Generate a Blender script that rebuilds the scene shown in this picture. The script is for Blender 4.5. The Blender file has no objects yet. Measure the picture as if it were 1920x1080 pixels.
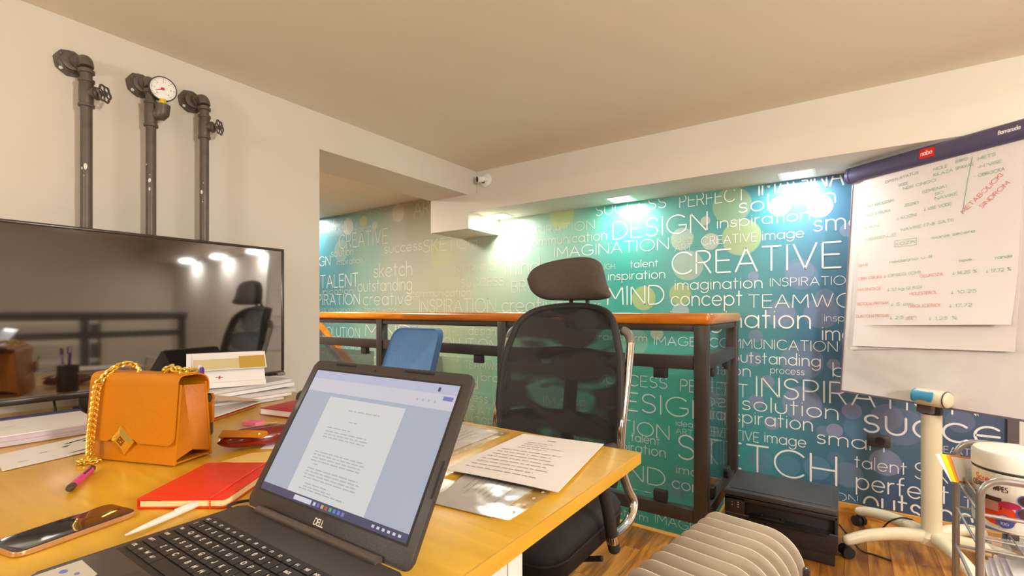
import bpy, bmesh, math, random
from mathutils import Vector as V, Matrix as MX, Euler
random.seed(7)
scene = bpy.context.scene
COL = scene.collection
R = math.radians
PI = math.pi

# ---------------------------------------------------------------- camera, light, exposure
EYE = 1.1
YAW = R(34.9)
cam_data = bpy.data.cameras.new('camera')
cam_data.sensor_width = 36
cam_data.lens = 893 / 1920 * 36
cam_data.shift_y = 42 / 1920
cam_data.clip_start = 0.02
cam = bpy.data.objects.new('camera', cam_data)
cam.location = (0, 0, EYE)
cam.rotation_euler = (R(90), 0, YAW)
COL.objects.link(cam)
scene.camera = cam

world = bpy.data.worlds.new('world')
scene.world = world
world.use_nodes = True
world.node_tree.nodes['Background'].inputs[0].default_value = (1, .85, .68, 1)
world.node_tree.nodes['Background'].inputs[1].default_value = .3

scene.view_settings.view_transform = 'Standard'
scene.view_settings.look = 'None'
scene.view_settings.gamma = 1
scene.view_settings.use_curve_mapping = False
scene.view_settings.exposure = 0.27

ADDED_GLOBES = [(-.9, -1.0, 5, 1.72), (.8, -.1, 10, 1.72), (1.75, 1.3, 8, 2.03), (2.6, .3, 24, 1.70), (1.2, -1.6, 16, 1.6)]      # x, y, strength, height of the unseen globe lamps added to light the room
SPOT_X = [-2.2, -1.21, -.21, .78, 1.75, 2.72, 3.7]
SPOT_W = 5.5
WARM = (1.0, .925, .835)
COOL = (1.0, .985, .95)

CEIL_Z = 2.165

def area_light(name, loc, size, power, color, spread=180):
    l = bpy.data.lights.new(name, 'AREA')
    l.shape = 'SQUARE'
    l.size = size
    l.energy = power
    l.color = color
    l.spread = R(spread)
    o = bpy.data.objects.new(name, l)
    o.location = loc
    COL.objects.link(o)
    return o

for lx in SPOT_X:
    area_light('downlight_light', (lx, 3.0, 1.822), .15, SPOT_W, COOL)
FILL_UPLIGHTS = [(1.75, .35, 1.45, (-.9, 2.2, CEIL_Z), 52), (-1.2, -1.3, 1.5, (-.9, 1.2, CEIL_Z), 12)]      # unseen uplighters added to brighten the ceiling
for ux, uy, uz, aim, uw in FILL_UPLIGHTS:
    o = area_light('ceiling_fill_light', (ux, uy, uz + .05), .30, uw, WARM)
    o.rotation_euler = (V(aim) - V((ux, uy, uz))).to_track_quat('-Z', 'Y').to_euler()
area_light('alcove_downlight_light', (-4.95, 3.0, 2.105), .15, 12.0, COOL)
area_light('alcove_fill_light', (-3.5, 1.6, 2.08), .4, 52.0, WARM)  # added fill without a fixture, brightens the mural behind the opening

# ---------------------------------------------------------------- pixel helper (photo 1920x1080 -> ray in the room)
F_ = V((-math.sin(YAW), math.cos(YAW), 0)); R_ = V((math.cos(YAW), math.sin(YAW), 0))
def ray(u, v):
    return F_ + R_ * ((u - 960) / 893) + V((0, 0, (582 - v) / 893))
def on_y(u, v, y):
    d = ray(u, v); t = y / d.y
    return V((d.x * t, y, EYE + d.z * t))
def on_z(u, v, z):
    d = ray(u, v); t = (z - EYE) / d.z
    return V((d.x * t, d.y * t, z))
def at_t(u, v, t):
    d = ray(u, v)
    return V((0, 0, EYE)) + d * t

# ---------------------------------------------------------------- materials
def L1(c):
    c = c / 255
    return c / 12.92 if c <= .04045 else ((c + .055) / 1.055) ** 2.4
def S(r, g, b):
    return (L1(r), L1(g), L1(b), 1)

def new_mat(name):
    m = bpy.data.materials.new(name)
    m.use_nodes = True
    nt = m.node_tree
    return m, nt, nt.nodes['Principled BSDF'], nt.nodes['Material Output']

def mat(name, col, rough=.5, metal=0.0, noise=None, bump=None, coat=0.0, emit=0.0, ecol=None, spec=.5, stretch=(1, 1, 1)):
    m, nt, b, out = new_mat(name)
    b.inputs['Base Color'].default_value = col
    b.inputs['Roughness'].default_value = rough
    b.inputs['Metallic'].default_value = metal
    b.inputs['Specular IOR Level'].default_value = spec
    b.inputs['Coat Weight'].default_value = coat
    b.inputs['Coat Roughness'].default_value = .08
    if emit:
        b.inputs['Emission Color'].default_value = ecol or col
        b.inputs['Emission Strength'].default_value = emit
    tc = nt.nodes.new('ShaderNodeTexCoord')
    mp = nt.nodes.new('ShaderNodeMapping')
    mp.inputs['Scale'].default_value = stretch
    nt.links.new(tc.outputs['Object'], mp.inputs[0])
    sc, amt = noise or (12, .03)
    n = nt.nodes.new('ShaderNodeTexNoise')
    n.inputs['Scale'].default_value = sc
    n.inputs['Detail'].default_value = 4
    nt.links.new(mp.outputs[0], n.inputs[0])
    r = nt.nodes.new('ShaderNodeValToRGB')
    r.color_ramp.elements[0].position = .3
    r.color_ramp.elements[1].position = .7
    r.color_ramp.elements[0].color = tuple(max(0, c * (1 - amt)) for c in col[:3]) + (1,)
    r.color_ramp.elements[1].color = tuple(min(1, c * (1 + amt)) for c in col[:3]) + (1,)
    nt.links.new(n.outputs[0], r.inputs[0])
    nt.links.new(r.outputs[0], b.inputs['Base Color'])
    if bump:
        n2 = nt.nodes.new('ShaderNodeTexNoise')
        n2.inputs['Scale'].default_value = bump[0]
        n2.inputs['Detail'].default_value = 3
        nt.links.new(mp.outputs[0], n2.inputs[0])
        bp = nt.nodes.new('ShaderNodeBump')
        bp.inputs['Strength'].default_value = bump[1]
        bp.inputs['Distance'].default_value = .01
        nt.links.new(n2.outputs[0], bp.inputs['Height'])
        nt.links.new(bp.outputs[0], b.inputs['Normal'])
    return m

def wood(name, c1, c2, rough=.4, along='x', scale=3.0, planks=None, coat=0.0):
    m, nt, b, out = new_mat(name)
    b.inputs['Roughness'].default_value = rough
    b.inputs['Coat Weight'].default_value = coat
    b.inputs['Coat Roughness'].default_value = .15
    tc = nt.nodes.new('ShaderNodeTexCoord')
    mp = nt.nodes.new('ShaderNodeMapping')
    s = {'x': (1, 9, 9), 'y': (9, 1, 9), 'z': (9, 9, 1)}[along]
    mp.inputs['Scale'].default_value = s
    nt.links.new(tc.outputs['Object'], mp.inputs[0])
    n = nt.nodes.new('ShaderNodeTexNoise')
    n.inputs['Scale'].default_value = scale
    n.inputs['Detail'].default_value = 6
    n.inputs['Distortion'].default_value = 1.2
    r = nt.nodes.new('ShaderNodeValToRGB')
    r.color_ramp.elements[0].position = .34
    r.color_ramp.elements[1].position = .66
    r.color_ramp.elements[0].color = c1
    r.color_ramp.elements[1].color = c2
    nt.links.new(n.outputs[0], r.inputs[0])
    last = r.outputs[0]
    vec = mp.outputs[0]
    if planks:
        length, width, dark, rot = planks
        m2 = nt.nodes.new('ShaderNodeMapping')
        m2.inputs['Rotation'].default_value = (0, 0, rot)
        nt.links.new(tc.outputs['Object'], m2.inputs[0])
        br = nt.nodes.new('ShaderNodeTexBrick')
        br.offset = .37
        br.inputs['Scale'].default_value = 1
        br.inputs['Brick Width'].default_value = length
        br.inputs['Row Height'].default_value = width
        br.inputs['Mortar Size'].default_value = .0012
        br.inputs['Color1'].default_value = (1.1, 1.1, 1.1, 1)
        br.inputs['Color2'].default_value = dark
        br.inputs['Mortar'].default_value = (.25, .2, .15, 1)
        nt.links.new(m2.outputs[0], br.inputs[0])
        mul = nt.nodes.new('ShaderNodeMix')
        mul.data_type = 'RGBA'
        mul.blend_type = 'MULTIPLY'
        mul.inputs[0].default_value = 1
        nt.links.new(last, mul.inputs[6])
        nt.links.new(br.outputs[0], mul.inputs[7])
        last = mul.outputs[2]
        mv = nt.nodes.new('ShaderNodeVectorMath')
        mv.operation = 'MULTIPLY_ADD'
        nt.links.new(br.outputs[0], mv.inputs[0])
        mv.inputs[1].default_value = (6, 6, 6)
        nt.links.new(m2.outputs[0], mp.inputs[0])
        nt.links.new(mp.outputs[0], mv.inputs[2])
        vec = mv.outputs[0]
    nt.links.new(vec, n.inputs[0])
    nt.links.new(last, b.inputs['Base Color'])
    return m

def thin_glass(name, tint=(.97, 1, .99, 1), rough=.0, refl=1.0, bump=None):
    m, nt, b, out = new_mat(name)
    nt.nodes.remove(b)
    tr = nt.nodes.new('ShaderNodeBsdfTransparent')
    tr.inputs[0].default_value = tint
    gl = nt.nodes.new('ShaderNodeBsdfGlossy')
    gl.inputs['Roughness'].default_value = rough
    fr = nt.nodes.new('ShaderNodeFresnel')
    fr.inputs[0].default_value = 1.45
    mu = nt.nodes.new('ShaderNodeMath')
    mu.operation = 'MULTIPLY'
    mu.inputs[1].default_value = refl
    nt.links.new(fr.outputs[0], mu.inputs[0])
    mx = nt.nodes.new('ShaderNodeMixShader')
    nt.links.new(mu.outputs[0], mx.inputs[0])
    nt.links.new(tr.outputs[0], mx.inputs[1])
    nt.links.new(gl.outputs[0], mx.inputs[2])
    nt.links.new(mx.outputs[0], out.inputs[0])
    if bump:
        tc = nt.nodes.new('ShaderNodeTexCoord')
        n2 = nt.nodes.new('ShaderNodeTexNoise')
        n2.inputs['Scale'].default_value = bump[0]
        nt.links.new(tc.outputs['Object'], n2.inputs[0])
        bp = nt.nodes.new('ShaderNodeBump')
        bp.inputs['Strength'].default_value = bump[1]
        bp.inputs['Distance'].default_value = .02
        nt.links.new(n2.outputs[0], bp.inputs['Height'])
        nt.links.new(bp.outputs[0], gl.inputs['Normal'])
        nt.links.new(bp.outputs[0], fr.inputs['Normal'])
    return m

def mesh_fabric(name, col, lo, hi, scale):
    m, nt, b, out = new_mat(name)
    b.inputs['Base Color'].default_value = col
    b.inputs['Roughness'].default_value = .7
    tc = nt.nodes.new('ShaderNodeTexCoord')
    mp = nt.nodes.new('ShaderNodeMapping')
    mp.inputs['Scale'].default_value = scale
    nt.links.new(tc.outputs['Object'], mp.inputs[0])
    n = nt.nodes.new('ShaderNodeTexNoise')
    n.inputs['Scale'].default_value = 2.2
    n.inputs['Detail'].default_value = 1
    n.inputs['Distortion'].default_value = .8
    nt.links.new(mp.outputs[0], n.inputs[0])
    mr = nt.nodes.new('ShaderNodeMapRange')
    mr.inputs[1].default_value = .46
    mr.inputs[2].default_value = .62
    mr.inputs[3].default_value = lo
    mr.inputs[4].default_value = hi
    nt.links.new(n.outputs[0], mr.inputs[0])
    tr = nt.nodes.new('ShaderNodeBsdfTransparent')
    mx = nt.nodes.new('ShaderNodeMixShader')
    nt.links.new(mr.outputs[0], mx.inputs[0])
    nt.links.new(b.outputs[0], mx.inputs[1])
    nt.links.new(tr.outputs[0], mx.inputs[2])
    nt.links.new(mx.outputs[0], out.inputs[0])
    return m

# ---------------------------------------------------------------- mesh builder
def frame_of(axis):
    a = V(axis).normalized()
    h = V((0, 0, 1)) if abs(a.z) < .9 else V((1, 0, 0))
    x = h.cross(a).normalized()
    y = a.cross(x)
    return x, y, a

class MB:
    def __init__(self):
        self.bm = bmesh.new()
    def face(self, vs, mi=0):
        try:
            f = self.bm.faces.new(vs)
            f.material_index = mi
            return f
        except ValueError:
            return None
    def v(self, p):
        return self.bm.verts.new(V(p))
    def box(self, c, s, rot=None, mi=0, bev=0.0, seg=2, mx=None):
        m = MX.Translation(V(c))
        if rot:
            m = m @ Euler(rot).to_matrix().to_4x4()
        m = m @ MX.Diagonal((s[0], s[1], s[2], 1))
        if mx:
            m = mx @ m
        r = bmesh.ops.create_cube(self.bm, size=1, matrix=m)
        fs = set()
        for q in r['verts']:
            for f in q.link_faces:
                fs.add(f)
        for f in fs:
            f.material_index = mi
        if bev:
            es = set(e for f in fs for e in f.edges)
            g = bmesh.ops.bevel(self.bm, geom=list(es), offset=bev, segments=seg, affect='EDGES', profile=.5)
            for f in g['faces']:
                f.material_index = mi
        return self
    def bx(self, x0, x1, y0, y1, z0, z1, mi=0, bev=0.0, seg=2):
        return self.box(((x0 + x1) / 2, (y0 + y1) / 2, (z0 + z1) / 2), (abs(x1 - x0), abs(y1 - y0), abs(z1 - z0)), None, mi, bev, seg)
    def rings(self, rings, mi=0, caps=True, closed=False):
        vs = [[self.v(p) for p in r] for r in rings]
        n = len(vs[0])
        m = len(vs)
        for i in range(m if closed else m - 1):
            a, b = vs[i], vs[(i + 1) % m]
            for j in range(n):
                self.face((a[j], a[(j + 1) % n], b[(j + 1) % n], b[j]), mi)
        if caps and not closed:
            self.face(list(reversed(vs[0])), mi)
            self.face(vs[-1], mi)
        return self
    def cyl(self, p0, p1, r0, r1=None, seg=18, mi=0):
        r1 = r0 if r1 is None else r1
        p0, p1 = V(p0), V(p1)
        x, y, a = frame_of(p1 - p0)
        rg = []
        for p, r in ((p0, r0), (p1, r1)):
            rg.append([p + x * (r * math.cos(2 * PI * k / seg)) + y * (r * math.sin(2 * PI * k / seg)) for k in range(seg)])
        return self.rings(rg, mi)
    def lathe(self, prof, origin=(0, 0, 0), axis=(0, 0, 1), seg=24, mi=0, sq=None):
        x, y, a = frame_of(axis)
        o = V(origin)
        rg = []
        for r, h in prof:
            r = max(r, 1e-5)
            rg.append([o + a * h + x * (r * math.cos(2 * PI * k / seg)) + y * (r * math.sin(2 * PI * k / seg)) for k in range(seg)])
        return self.rings(rg, mi)
    def tube(self, pts, r, seg=10, closed=False, mi=0, flat=1.0):
        pts = [V(p) for p in pts]
        n = len(pts)
        rs = r if isinstance(r, (list, tuple)) else [r] * n
        tang = []
        for i in range(n):
            if closed:
                t = pts[(i + 1) % n] - pts[i - 1]
            else:
                t = pts[min(i + 1, n - 1)] - pts[max(i - 1, 0)]
            tang.append(t.normalized())
        x, y, a = frame_of(tang[0])
        rg = []
        for i in range(n):
            t = tang[i]
            x = (x - t * x.dot(t)).normalized()
            y = t.cross(x)
            rg.append([pts[i] + x * (rs[i] * math.cos(2 * PI * k / seg)) + y * (rs[i] * flat * math.sin(2 * PI * k / seg)) for k in range(seg)])
        return self.rings(rg, mi, True, closed)
    def prism(self, poly, h, mx=None, mi=0, bev=0.0, z0=0.0):
        mx = mx or MX.Identity(4)
        a = [self.v(mx @ V((p[0], p[1], z0))) for p in poly]
        b = [self.v(mx @ V((p[0], p[1], z0 + h))) for p in poly]
        n = len(poly)
        fs = [self.face(list(reversed(a)), mi), self.face(b, mi)]
        for i in range(n):
            fs.append(self.face((a[i], a[(i + 1) % n], b[(i + 1) % n], b[i]), mi))
        if bev:
            es = [e for f in fs[:2] if f for e in f.edges]
            g = bmesh.ops.bevel(self.bm, geom=es, offset=bev, segments=2, affect='EDGES', profile=.5)
            for f in g['faces']:
                f.material_index = mi
        return self
    def ell(self, c, rad, rot=None, seg=20, mi=0):
        m = MX.Translation(V(c))
        if rot:
            m = m @ Euler(rot).to_matrix().to_4x4()
        m = m @ MX.Diagonal((rad[0], rad[1], rad[2], 1))
        r = bmesh.ops.create_uvsphere(self.bm, u_segments=seg, v_segments=seg // 2 + 2, radius=1, matrix=m)
        for q in r['verts']:
            for f in q.link_faces:
                f.material_index = mi
        return self
    def surf(self, fn, nu, nv, th=0.0, mi=0):
        """sheet p = fn(u,v), u,v in 0..1, optional thickness along the surface normal"""
        P = [[V(fn(i / nu, j / nv)) for j in range(nv + 1)] for i in range(nu + 1)]
        def nrm(i, j):
            a = P[min(i + 1, nu)][j] - P[max(i - 1, 0)][j]
            b = P[i][min(j + 1, nv)] - P[i][max(j - 1, 0)]
            c = a.cross(b)
            return c.normalized() if c.length > 1e-9 else V((0, 0, 1))
        top = [[self.v(P[i][j] + (nrm(i, j) * th if th else V((0, 0, 0)))) for j in range(nv + 1)] for i in range(nu + 1)]
        for i in range(nu):
            for j in range(nv):
                self.face((top[i][j], top[i + 1][j], top[i + 1][j + 1], top[i][j + 1]), mi)
        if th:
            bot = [[self.v(P[i][j]) for j in range(nv + 1)] for i in range(nu + 1)]
            for i in range(nu):
                for j in range(nv):
                    self.face((bot[i][j], bot[i][j + 1], bot[i + 1][j + 1], bot[i + 1][j]), mi)
            bd = [(i, 0) for i in range(nu + 1)] + [(nu, j) for j in range(1, nv + 1)] + [(i, nv) for i in range(nu - 1, -1, -1)] + [(0, j) for j in range(nv - 1, 0, -1)]
            for k in range(len(bd)):
                i, j = bd[k]
                i2, j2 = bd[(k + 1) % len(bd)]
                self.face((bot[i][j], bot[i2][j2], top[i2][j2], top[i][j]), mi)
        return self
    def ribbon(self, pts, w, mx, mi=0):
        """flat stroke with round caps, 2-D points through matrix mx"""
        pts = [p for i, p in enumerate(pts) if i == 0 or math.hypot(p[0] - pts[i - 1][0], p[1] - pts[i - 1][1]) > 1e-6] or pts[:1]
        if len(pts) == 1:
            pts = [pts[0], (pts[0][0] + 1e-4, pts[0][1])]
        n = len(pts)
        h = w / 2
        def disc(p, k=8):
            self.face([self.v(mx @ V((p[0] + h * math.cos(2 * PI * q / k), p[1] + h * math.sin(2 * PI * q / k), -.00002))) for q in range(k)], mi)
        run = [pts[0]]
        runs = []
        for i in range(1, n):
            run.append(pts[i])
            if i < n - 1:
                a = (pts[i][0] - pts[i - 1][0], pts[i][1] - pts[i - 1][1])
                b = (pts[i + 1][0] - pts[i][0], pts[i + 1][1] - pts[i][1])
                la, lb = math.hypot(*a), math.hypot(*b)
                if la > 1e-9 and lb > 1e-9 and (a[0] * b[0] + a[1] * b[1]) / la / lb < .82:
                    runs.append(run)
                    run = [pts[i]]
        runs.append(run)
        for r in runs:
            disc(r[0])
            disc(r[-1])
            L = []
            for i in range(len(r)):
                a = r[max(i - 1, 0)]
                b = r[min(i + 1, len(r) - 1)]
                d = (b[0] - a[0], b[1] - a[1])
                l = math.hypot(*d) or 1
                nx, ny = -d[1] / l * h, d[0] / l * h
                L.append((self.v(mx @ V((r[i][0] + nx, r[i][1] + ny, 0))), self.v(mx @ V((r[i][0] - nx, r[i][1] - ny, 0)))))
            for i in range(len(L) - 1):
                self.face((L[i][1], L[i + 1][1], L[i + 1][0], L[i][0]), mi)
        return self
    def build(self, name, mats, parent=None, loc=None, rot=None, sharp=35):
        me = bpy.data.meshes.new(name)
        self.bm.to_mesh(me)
        self.bm.free()
        for m in (mats if isinstance(mats, (list, tuple)) else [mats]):
            me.materials.append(m)
        me.polygons.foreach_set('use_smooth', [True] * len(me.polygons))
        me.set_sharp_from_angle(angle=R(sharp))
        o = bpy.data.objects.new(name, me)
        COL.objects.link(o)
        if parent:
            o.parent = parent
        if loc:
            o.location = loc
        if rot:
            o.rotation_euler = rot
        return o

def tag(o, label, cat, group=None):
    o['label'] = label
    o['category'] = cat
    if group:
        o['group'] = group
    return o
def thing(name, label, cat, loc=(0, 0, 0), rz=0.0, group=None):
    o = bpy.data.objects.new(name, None)
    o.empty_display_size = .05
    COL.objects.link(o)
    o.location = loc
    o.rotation_euler = (0, 0, rz)
    return tag(o, label, cat, group)
def struct(o):
    o['kind'] = 'structure'
    return o
def copy_tree(o, parent=None):
    c = o.copy()
    COL.objects.link(c)
    if parent:
        c.parent = parent
    for ch in list(o.children):
        copy_tree(ch, c)
    return c
def arcpts(cx, cy, rx, ry, a0, a1, n=14):
    return [(cx + rx * math.cos(R(a0 + (a1 - a0) * k / n)), cy + ry * math.sin(R(a0 + (a1 - a0) * k / n))) for k in range(n + 1)]
def rrect(w, h, r, n=5):
    p = []
    for cx, cy, a in ((w / 2 - r, h / 2 - r, 0), (-w / 2 + r, h / 2 - r, 90), (-w / 2 + r, -h / 2 + r, 180), (w / 2 - r, -h / 2 + r, 270)):
        p += arcpts(cx, cy, r, r, a, a + 90, n)
    return p
def smooth_path(pts, n=6):
    """Catmull-Rom through the points"""
    pts = [V(p) for p in pts]
    out = []
    for i in range(len(pts) - 1):
        p0, p1, p2, p3 = pts[max(i - 1, 0)], pts[i], pts[i + 1], pts[min(i + 2, len(pts) - 1)]
        for k in range(n):
            t = k / n
            out.append(.5 * ((2 * p1) + (p2 - p0) * t + (2 * p0 - 5 * p1 + 4 * p2 - p3) * t * t + (3 * p1 - p0 - 3 * p2 + p3) * t ** 3))
    out.append(pts[-1])
    return out

# ---------------------------------------------------------------- single-line lettering
XH = .66
def _glyphs():
    A = arcpts
    c = XH / 2
    G = {}
    G['A'] = (.78, [[(0, 0), (.39, 1), (.78, 0)], [(.13, .33), (.65, .33)]])
    G['B'] = (.6, [[(.0, 0), (0, 1), (.3, 1)] + A(.3, .765, .24, .235, 90, -90) + [(0, .53)], [(.3, .53)] + A(.32, .265, .28, .265, 90, -90) + [(0, 0)]])
    G['C'] = (.82, [A(.47, .5, .47, .5, 42, 318, 24)])
    G['D'] = (.76, [[(0, 0), (0, 1), (.26, 1)] + A(.26, .5, .5, .5, 90, -90, 18) + [(0, 0)]])
    G['E'] = (.55, [[(.55, 1), (0, 1), (0, 0), (.55, 0)], [(0, .52), (.5, .52)]])
    G['F'] = (.52, [[(.52, 1), (0, 1), (0, 0)], [(0, .5), (.46, .5)]])
    G['G'] = (.88, [A(.47, .5, .47, .5, 45, 330, 24) + [(.88, .45), (.55, .45)]])
    G['H'] = (.68, [[(0, 0), (0, 1)], [(.68, 0), (.68, 1)], [(0, .5), (.68, .5)]])
    G['I'] = (.04, [[(.02, 0), (.02, 1)]])
    G['J'] = (.45, [[(.45, 1), (.45, .25)] + A(.22, .23, .23, .23, 0, -170)])
    G['K'] = (.6, [[(0, 0), (0, 1)], [(.58, 1), (0, .42)], [(.2, .6), (.6, 0)]])
    G['L'] = (.48, [[(0, 1), (0, 0), (.48, 0)]])
    G['M'] = (.86, [[(0, 0), (.04, 1), (.43, .3), (.82, 1), (.86, 0)]])
    G['N'] = (.72, [[(0, 0), (0, 1), (.72, 0), (.72, 1)]])
    G['O'] = (.96, [A(.48, .5, .48, .5, 0, 360, 30)])
    G['P'] = (.56, [[(0, 0), (0, 1), (.28, 1)] + A(.28, .73, .28, .27, 90, -90) + [(0, .46)]])
    G['Q'] = (.96, [A(.48, .5, .48, .5, 0, 360, 30), [(.6, .25), (.95, -.05)]])
    G['R'] = (.6, [[(0, 0), (0, 1), (.28, 1)] + A(.28, .74, .28, .26, 90, -90) + [(0, .48)], [(.3, .48), (.58, 0)]])
    G['S'] = (.58, [A(.3, .755, .27, .245, 25, 250, 14) + A(.28, .255, .29, .255, 75, -150, 16)])
    G['T'] = (.64, [[(0, 1), (.64, 1)], [(.32, 1), (.32, 0)]])
    G['U'] = (.7, [[(0, 1), (0, .35)] + A(.35, .35, .35, .35, 180, 360) + [(.7, 1)]])
    G['V'] = (.74, [[(0, 1), (.37, 0), (.74, 1)]])
    G['W'] = (1.1, [[(0, 1), (.28, 0), (.55, .95), (.82, 0), (1.1, 1)]])
    G['X'] = (.66, [[(0, 1), (.66, 0)], [(.66, 1), (0, 0)]])
    G['Y'] = (.66, [[(0, 1), (.33, .45), (.66, 1)], [(.33, .45), (.33, 0)]])
    G['Z'] = (.62, [[(0, 1), (.62, 1), (0, 0), (.62, 0)]])
    o = A(c, c, c, c, 0, 360, 22)
    G['a'] = (XH, [o, [(XH, XH), (XH, 0)]])
    G['b'] = (XH, [o, [(0, 1.05), (0, 0)]])
    G['c'] = (.56, [A(c, c, c, c, 45, 315, 18)])
    G['d'] = (XH, [o, [(XH, 1.05), (XH, 0)]])
    G['e'] = (XH, [[(0.01, c), (XH, c)] + A(c, c, c, c, 0, 318, 20)])
    G['f'] = (.34, [A(.3, .83, .18, .22, 80, 180, 8) + [(.12, 0)], [(0, XH), (.32, XH)]])
    G['g'] = (XH, [o, [(XH, XH), (XH, 0)] + A(c, 0, c, .33, 0, -150, 12)])
    G['h'] = (.54, [[(0, 1.05), (0, 0)], [(0, .3)] + A(.27, .38, .27, .28, 180, 0, 12) + [(.54, 0)]])
    G['i'] = (.04, [[(.02, 0), (.02, XH)], [(.02, .88), (.02, .9)]])
    G['j'] = (.1, [[(.1, XH), (.1, -.2), (0, -.3)], [(.1, .88), (.1, .9)]])
    G['k'] = (.48, [[(0, 0), (0, 1.05)], [(.44, XH), (0, .28)], [(.16, .42), (.48, 0)]])
    G['l'] = (.04, [[(.02, 0), (.02, 1.05)]])
    G['m'] = (.92, [[(0, 0), (0, XH)], [(0, .36)] + A(.23, .42, .23, .24, 180, 0, 10) + [(.46, 0)], [(.46, .42)] + A(.69, .42, .23, .24, 180, 0, 10) + [(.92, 0)]])
    G['n'] = (.54, [[(0, 0), (0, XH)], [(0, .32)] + A(.27, .38, .27, .28, 180, 0, 12) + [(.54, 0)]])
    G['o'] = (XH, [o])
    G['p'] = (XH, [o, [(0, XH), (0, -.36)]])
    G['q'] = (XH, [o, [(XH, XH), (XH, -.36)]])
    G['r'] = (.28, [[(0, 0), (0, XH)], [(0, .36)] + A(.27, .38, .27, .28, 180, 85, 8)])
    G['s'] = (.42, [A(.22, .49, .19, .165, 30, 250, 10) + A(.2, .165, .21, .165, 75, -150, 12)])
    G['t'] = (.34, [[(.15, .95), (.15, 0)], [(0, XH), (.34, XH)]])
    G['u'] = (.54, [[(0, XH), (0, .28)] + A(.27, .28, .27, .28, 180, 360, 12) + [(.54, XH)]])
    G['v'] = (.52, [[(0, XH), (.26, 0), (.52, XH)]])
    G['w'] = (.82, [[(0, XH), (.21, 0), (.41, .6), (.61, 0), (.82, XH)]])
    G['x'] = (.48, [[(0, XH), (.48, 0)], [(.48, XH), (0, 0)]])
    G['y'] = (.52, [[(0, XH), (.28, .02)], [(.52, XH), (.16, -.34)]])
    G['z'] = (.46, [[(0, XH), (.46, XH), (0, 0), (.46, 0)]])
    G['0'] = (.62, [A(.31, .5, .31, .5, 0, 360, 22)])
    G['1'] = (.2, [[(0, .78), (.18, 1), (.18, 0)]])
    G['2'] = (.56, [A(.28, .72, .27, .28, 160, -20, 10) + [(0, 0), (.56, 0)]])
    G['3'] = (.54, [A(.25, .75, .25, .25, 150, -90, 10), A(.25, .27, .28, .27, 90, -150, 12)])
    G['4'] = (.6, [[(.45, 0), (.45, 1), (0, .3), (.6, .3)]])
    G['5'] = (.54, [[(.5, 1), (.06, 1), (.03, .58)] + A(.24, .32, .29, .32, 110, -150, 12)])
    G['7'] = (.54, [[(0, 1), (.54, 1), (.18, 0)]])
    G['8'] = (.54, [A(.27, .76, .22, .24, 0, 360, 16), A(.27, .26, .27, .26, 0, 360, 16)])
    G['%'] = (.7, [A(.14, .84, .13, .15, 0, 360, 10), A(.56, .16, .13, .15, 0, 360, 10), [(.08, 0), (.62, 1)]])
    G['.'] = (.04, [[(.02, 0), (.02, .02)]])
    G[','] = (.06, [[(.05, .05), (.0, -.14)]])
    G['-'] = (.3, [[(0, .4), (.3, .4)]])
    G['('] = (.2, [A(.3, .45, .3, .65, 120, 240, 8)])
    G[')'] = (.2, [A(-.1, .45, .3, .65, 60, -60, 8)])
    G['<'] = (.4, [[(.4, .8), (0, .45), (.4, .1)]])
    G['!'] = (.34, [[(.17, 1), (.17, 0)], [(0, .3), (.17, 0), (.34, .3)]])   # downward arrow
    G[' '] = (.3, [])
    return G
GL = _glyphs()
def text_lines(s, gap=.2):
    x = 0
    out = []
    for ch in s:
        w, st = GL.get(ch, GL[' '])
        for l in st:
            out.append([(x + p[0], p[1]) for p in l])
        x += w + gap
    return out, max(x - gap, .01)
def write(mb, s, mx, x, y, h, w=None, sw=.1, mi=0, gap=.2, clip=None):
    """letters of cap height h with baseline start (x,y); stretched to width w when given"""
    ls, tw = text_lines(s, gap)
    kx = (w / tw) if w else h
    m0 = mx
    for li, l in enumerate(ls):
        mx = m0 @ MX.Translation((0, 0, .00005 * (li % 7)))         # strokes lie a hair over one another, never coplanar
        pts = [(x + p[0] * kx, y + p[1] * h) for p in l]
        if clip:
            dense = [pts[0]]
            for i in range(1, len(pts)):
                a, b = pts[i - 1], pts[i]
                k = max(1, int(math.hypot(b[0] - a[0], b[1] - a[1]) / .012))
                if not (clip(*a) and clip(*b)):
                    dense += [(a[0] + (b[0] - a[0]) * q / k, a[1] + (b[1] - a[1]) * q / k) for q in range(1, k + 1)]
                else:
                    dense.append(b)
            run = []
            for p in dense + [None]:
                if p is not None and clip(*p):
                    run.append(p)
                else:
                    if len(run) > 1:
                        mb.ribbon(run, sw * h, mx, mi)
                    run = []
        else:
            mb.ribbon(pts, sw * h, mx, mi)
    return tw * kx
# ================================================================ materials
M = {}
M['wall'] = mat('wall_paint', S(222, 214, 200), .85, noise=(3, .02))
M['ceil'] = mat('ceiling_paint', S(236, 226, 208), .9, noise=(2, .02))
M['white_wall'] = mat('white_paint', S(228, 222, 212), .8)
M['floor'] = wood('floor_planks', S(146, 90, 24), S(216, 152, 64), .32, 'x', 2.6, (.9, .085, (.6, .55, .5, 1), R(90)), coat=.25)
M['base_wood'] = wood('baseboard_wood', S(205, 140, 55), S(232, 172, 84), .4, 'x', 3)
M['rail_wood'] = wood('handrail_wood', S(176, 92, 8), S(214, 126, 22), .28, 'x', 2.5, coat=.5)
M['desk'] = wood('desk_wood', S(212, 162, 34), S(229, 180, 52), .33, 'x', 2.0, coat=.3)
M['desk_edge'] = wood('desk_edge_wood', S(200, 148, 38), S(216, 164, 54), .4, 'y', 2.0)
M['steel_dark'] = mat('dark_steel', S(58, 50, 46), .38, .0, noise=(9, .06), spec=.6)
M['black_plastic'] = mat('black_plastic', S(44, 40, 39), .45, noise=(30, .06))
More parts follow.
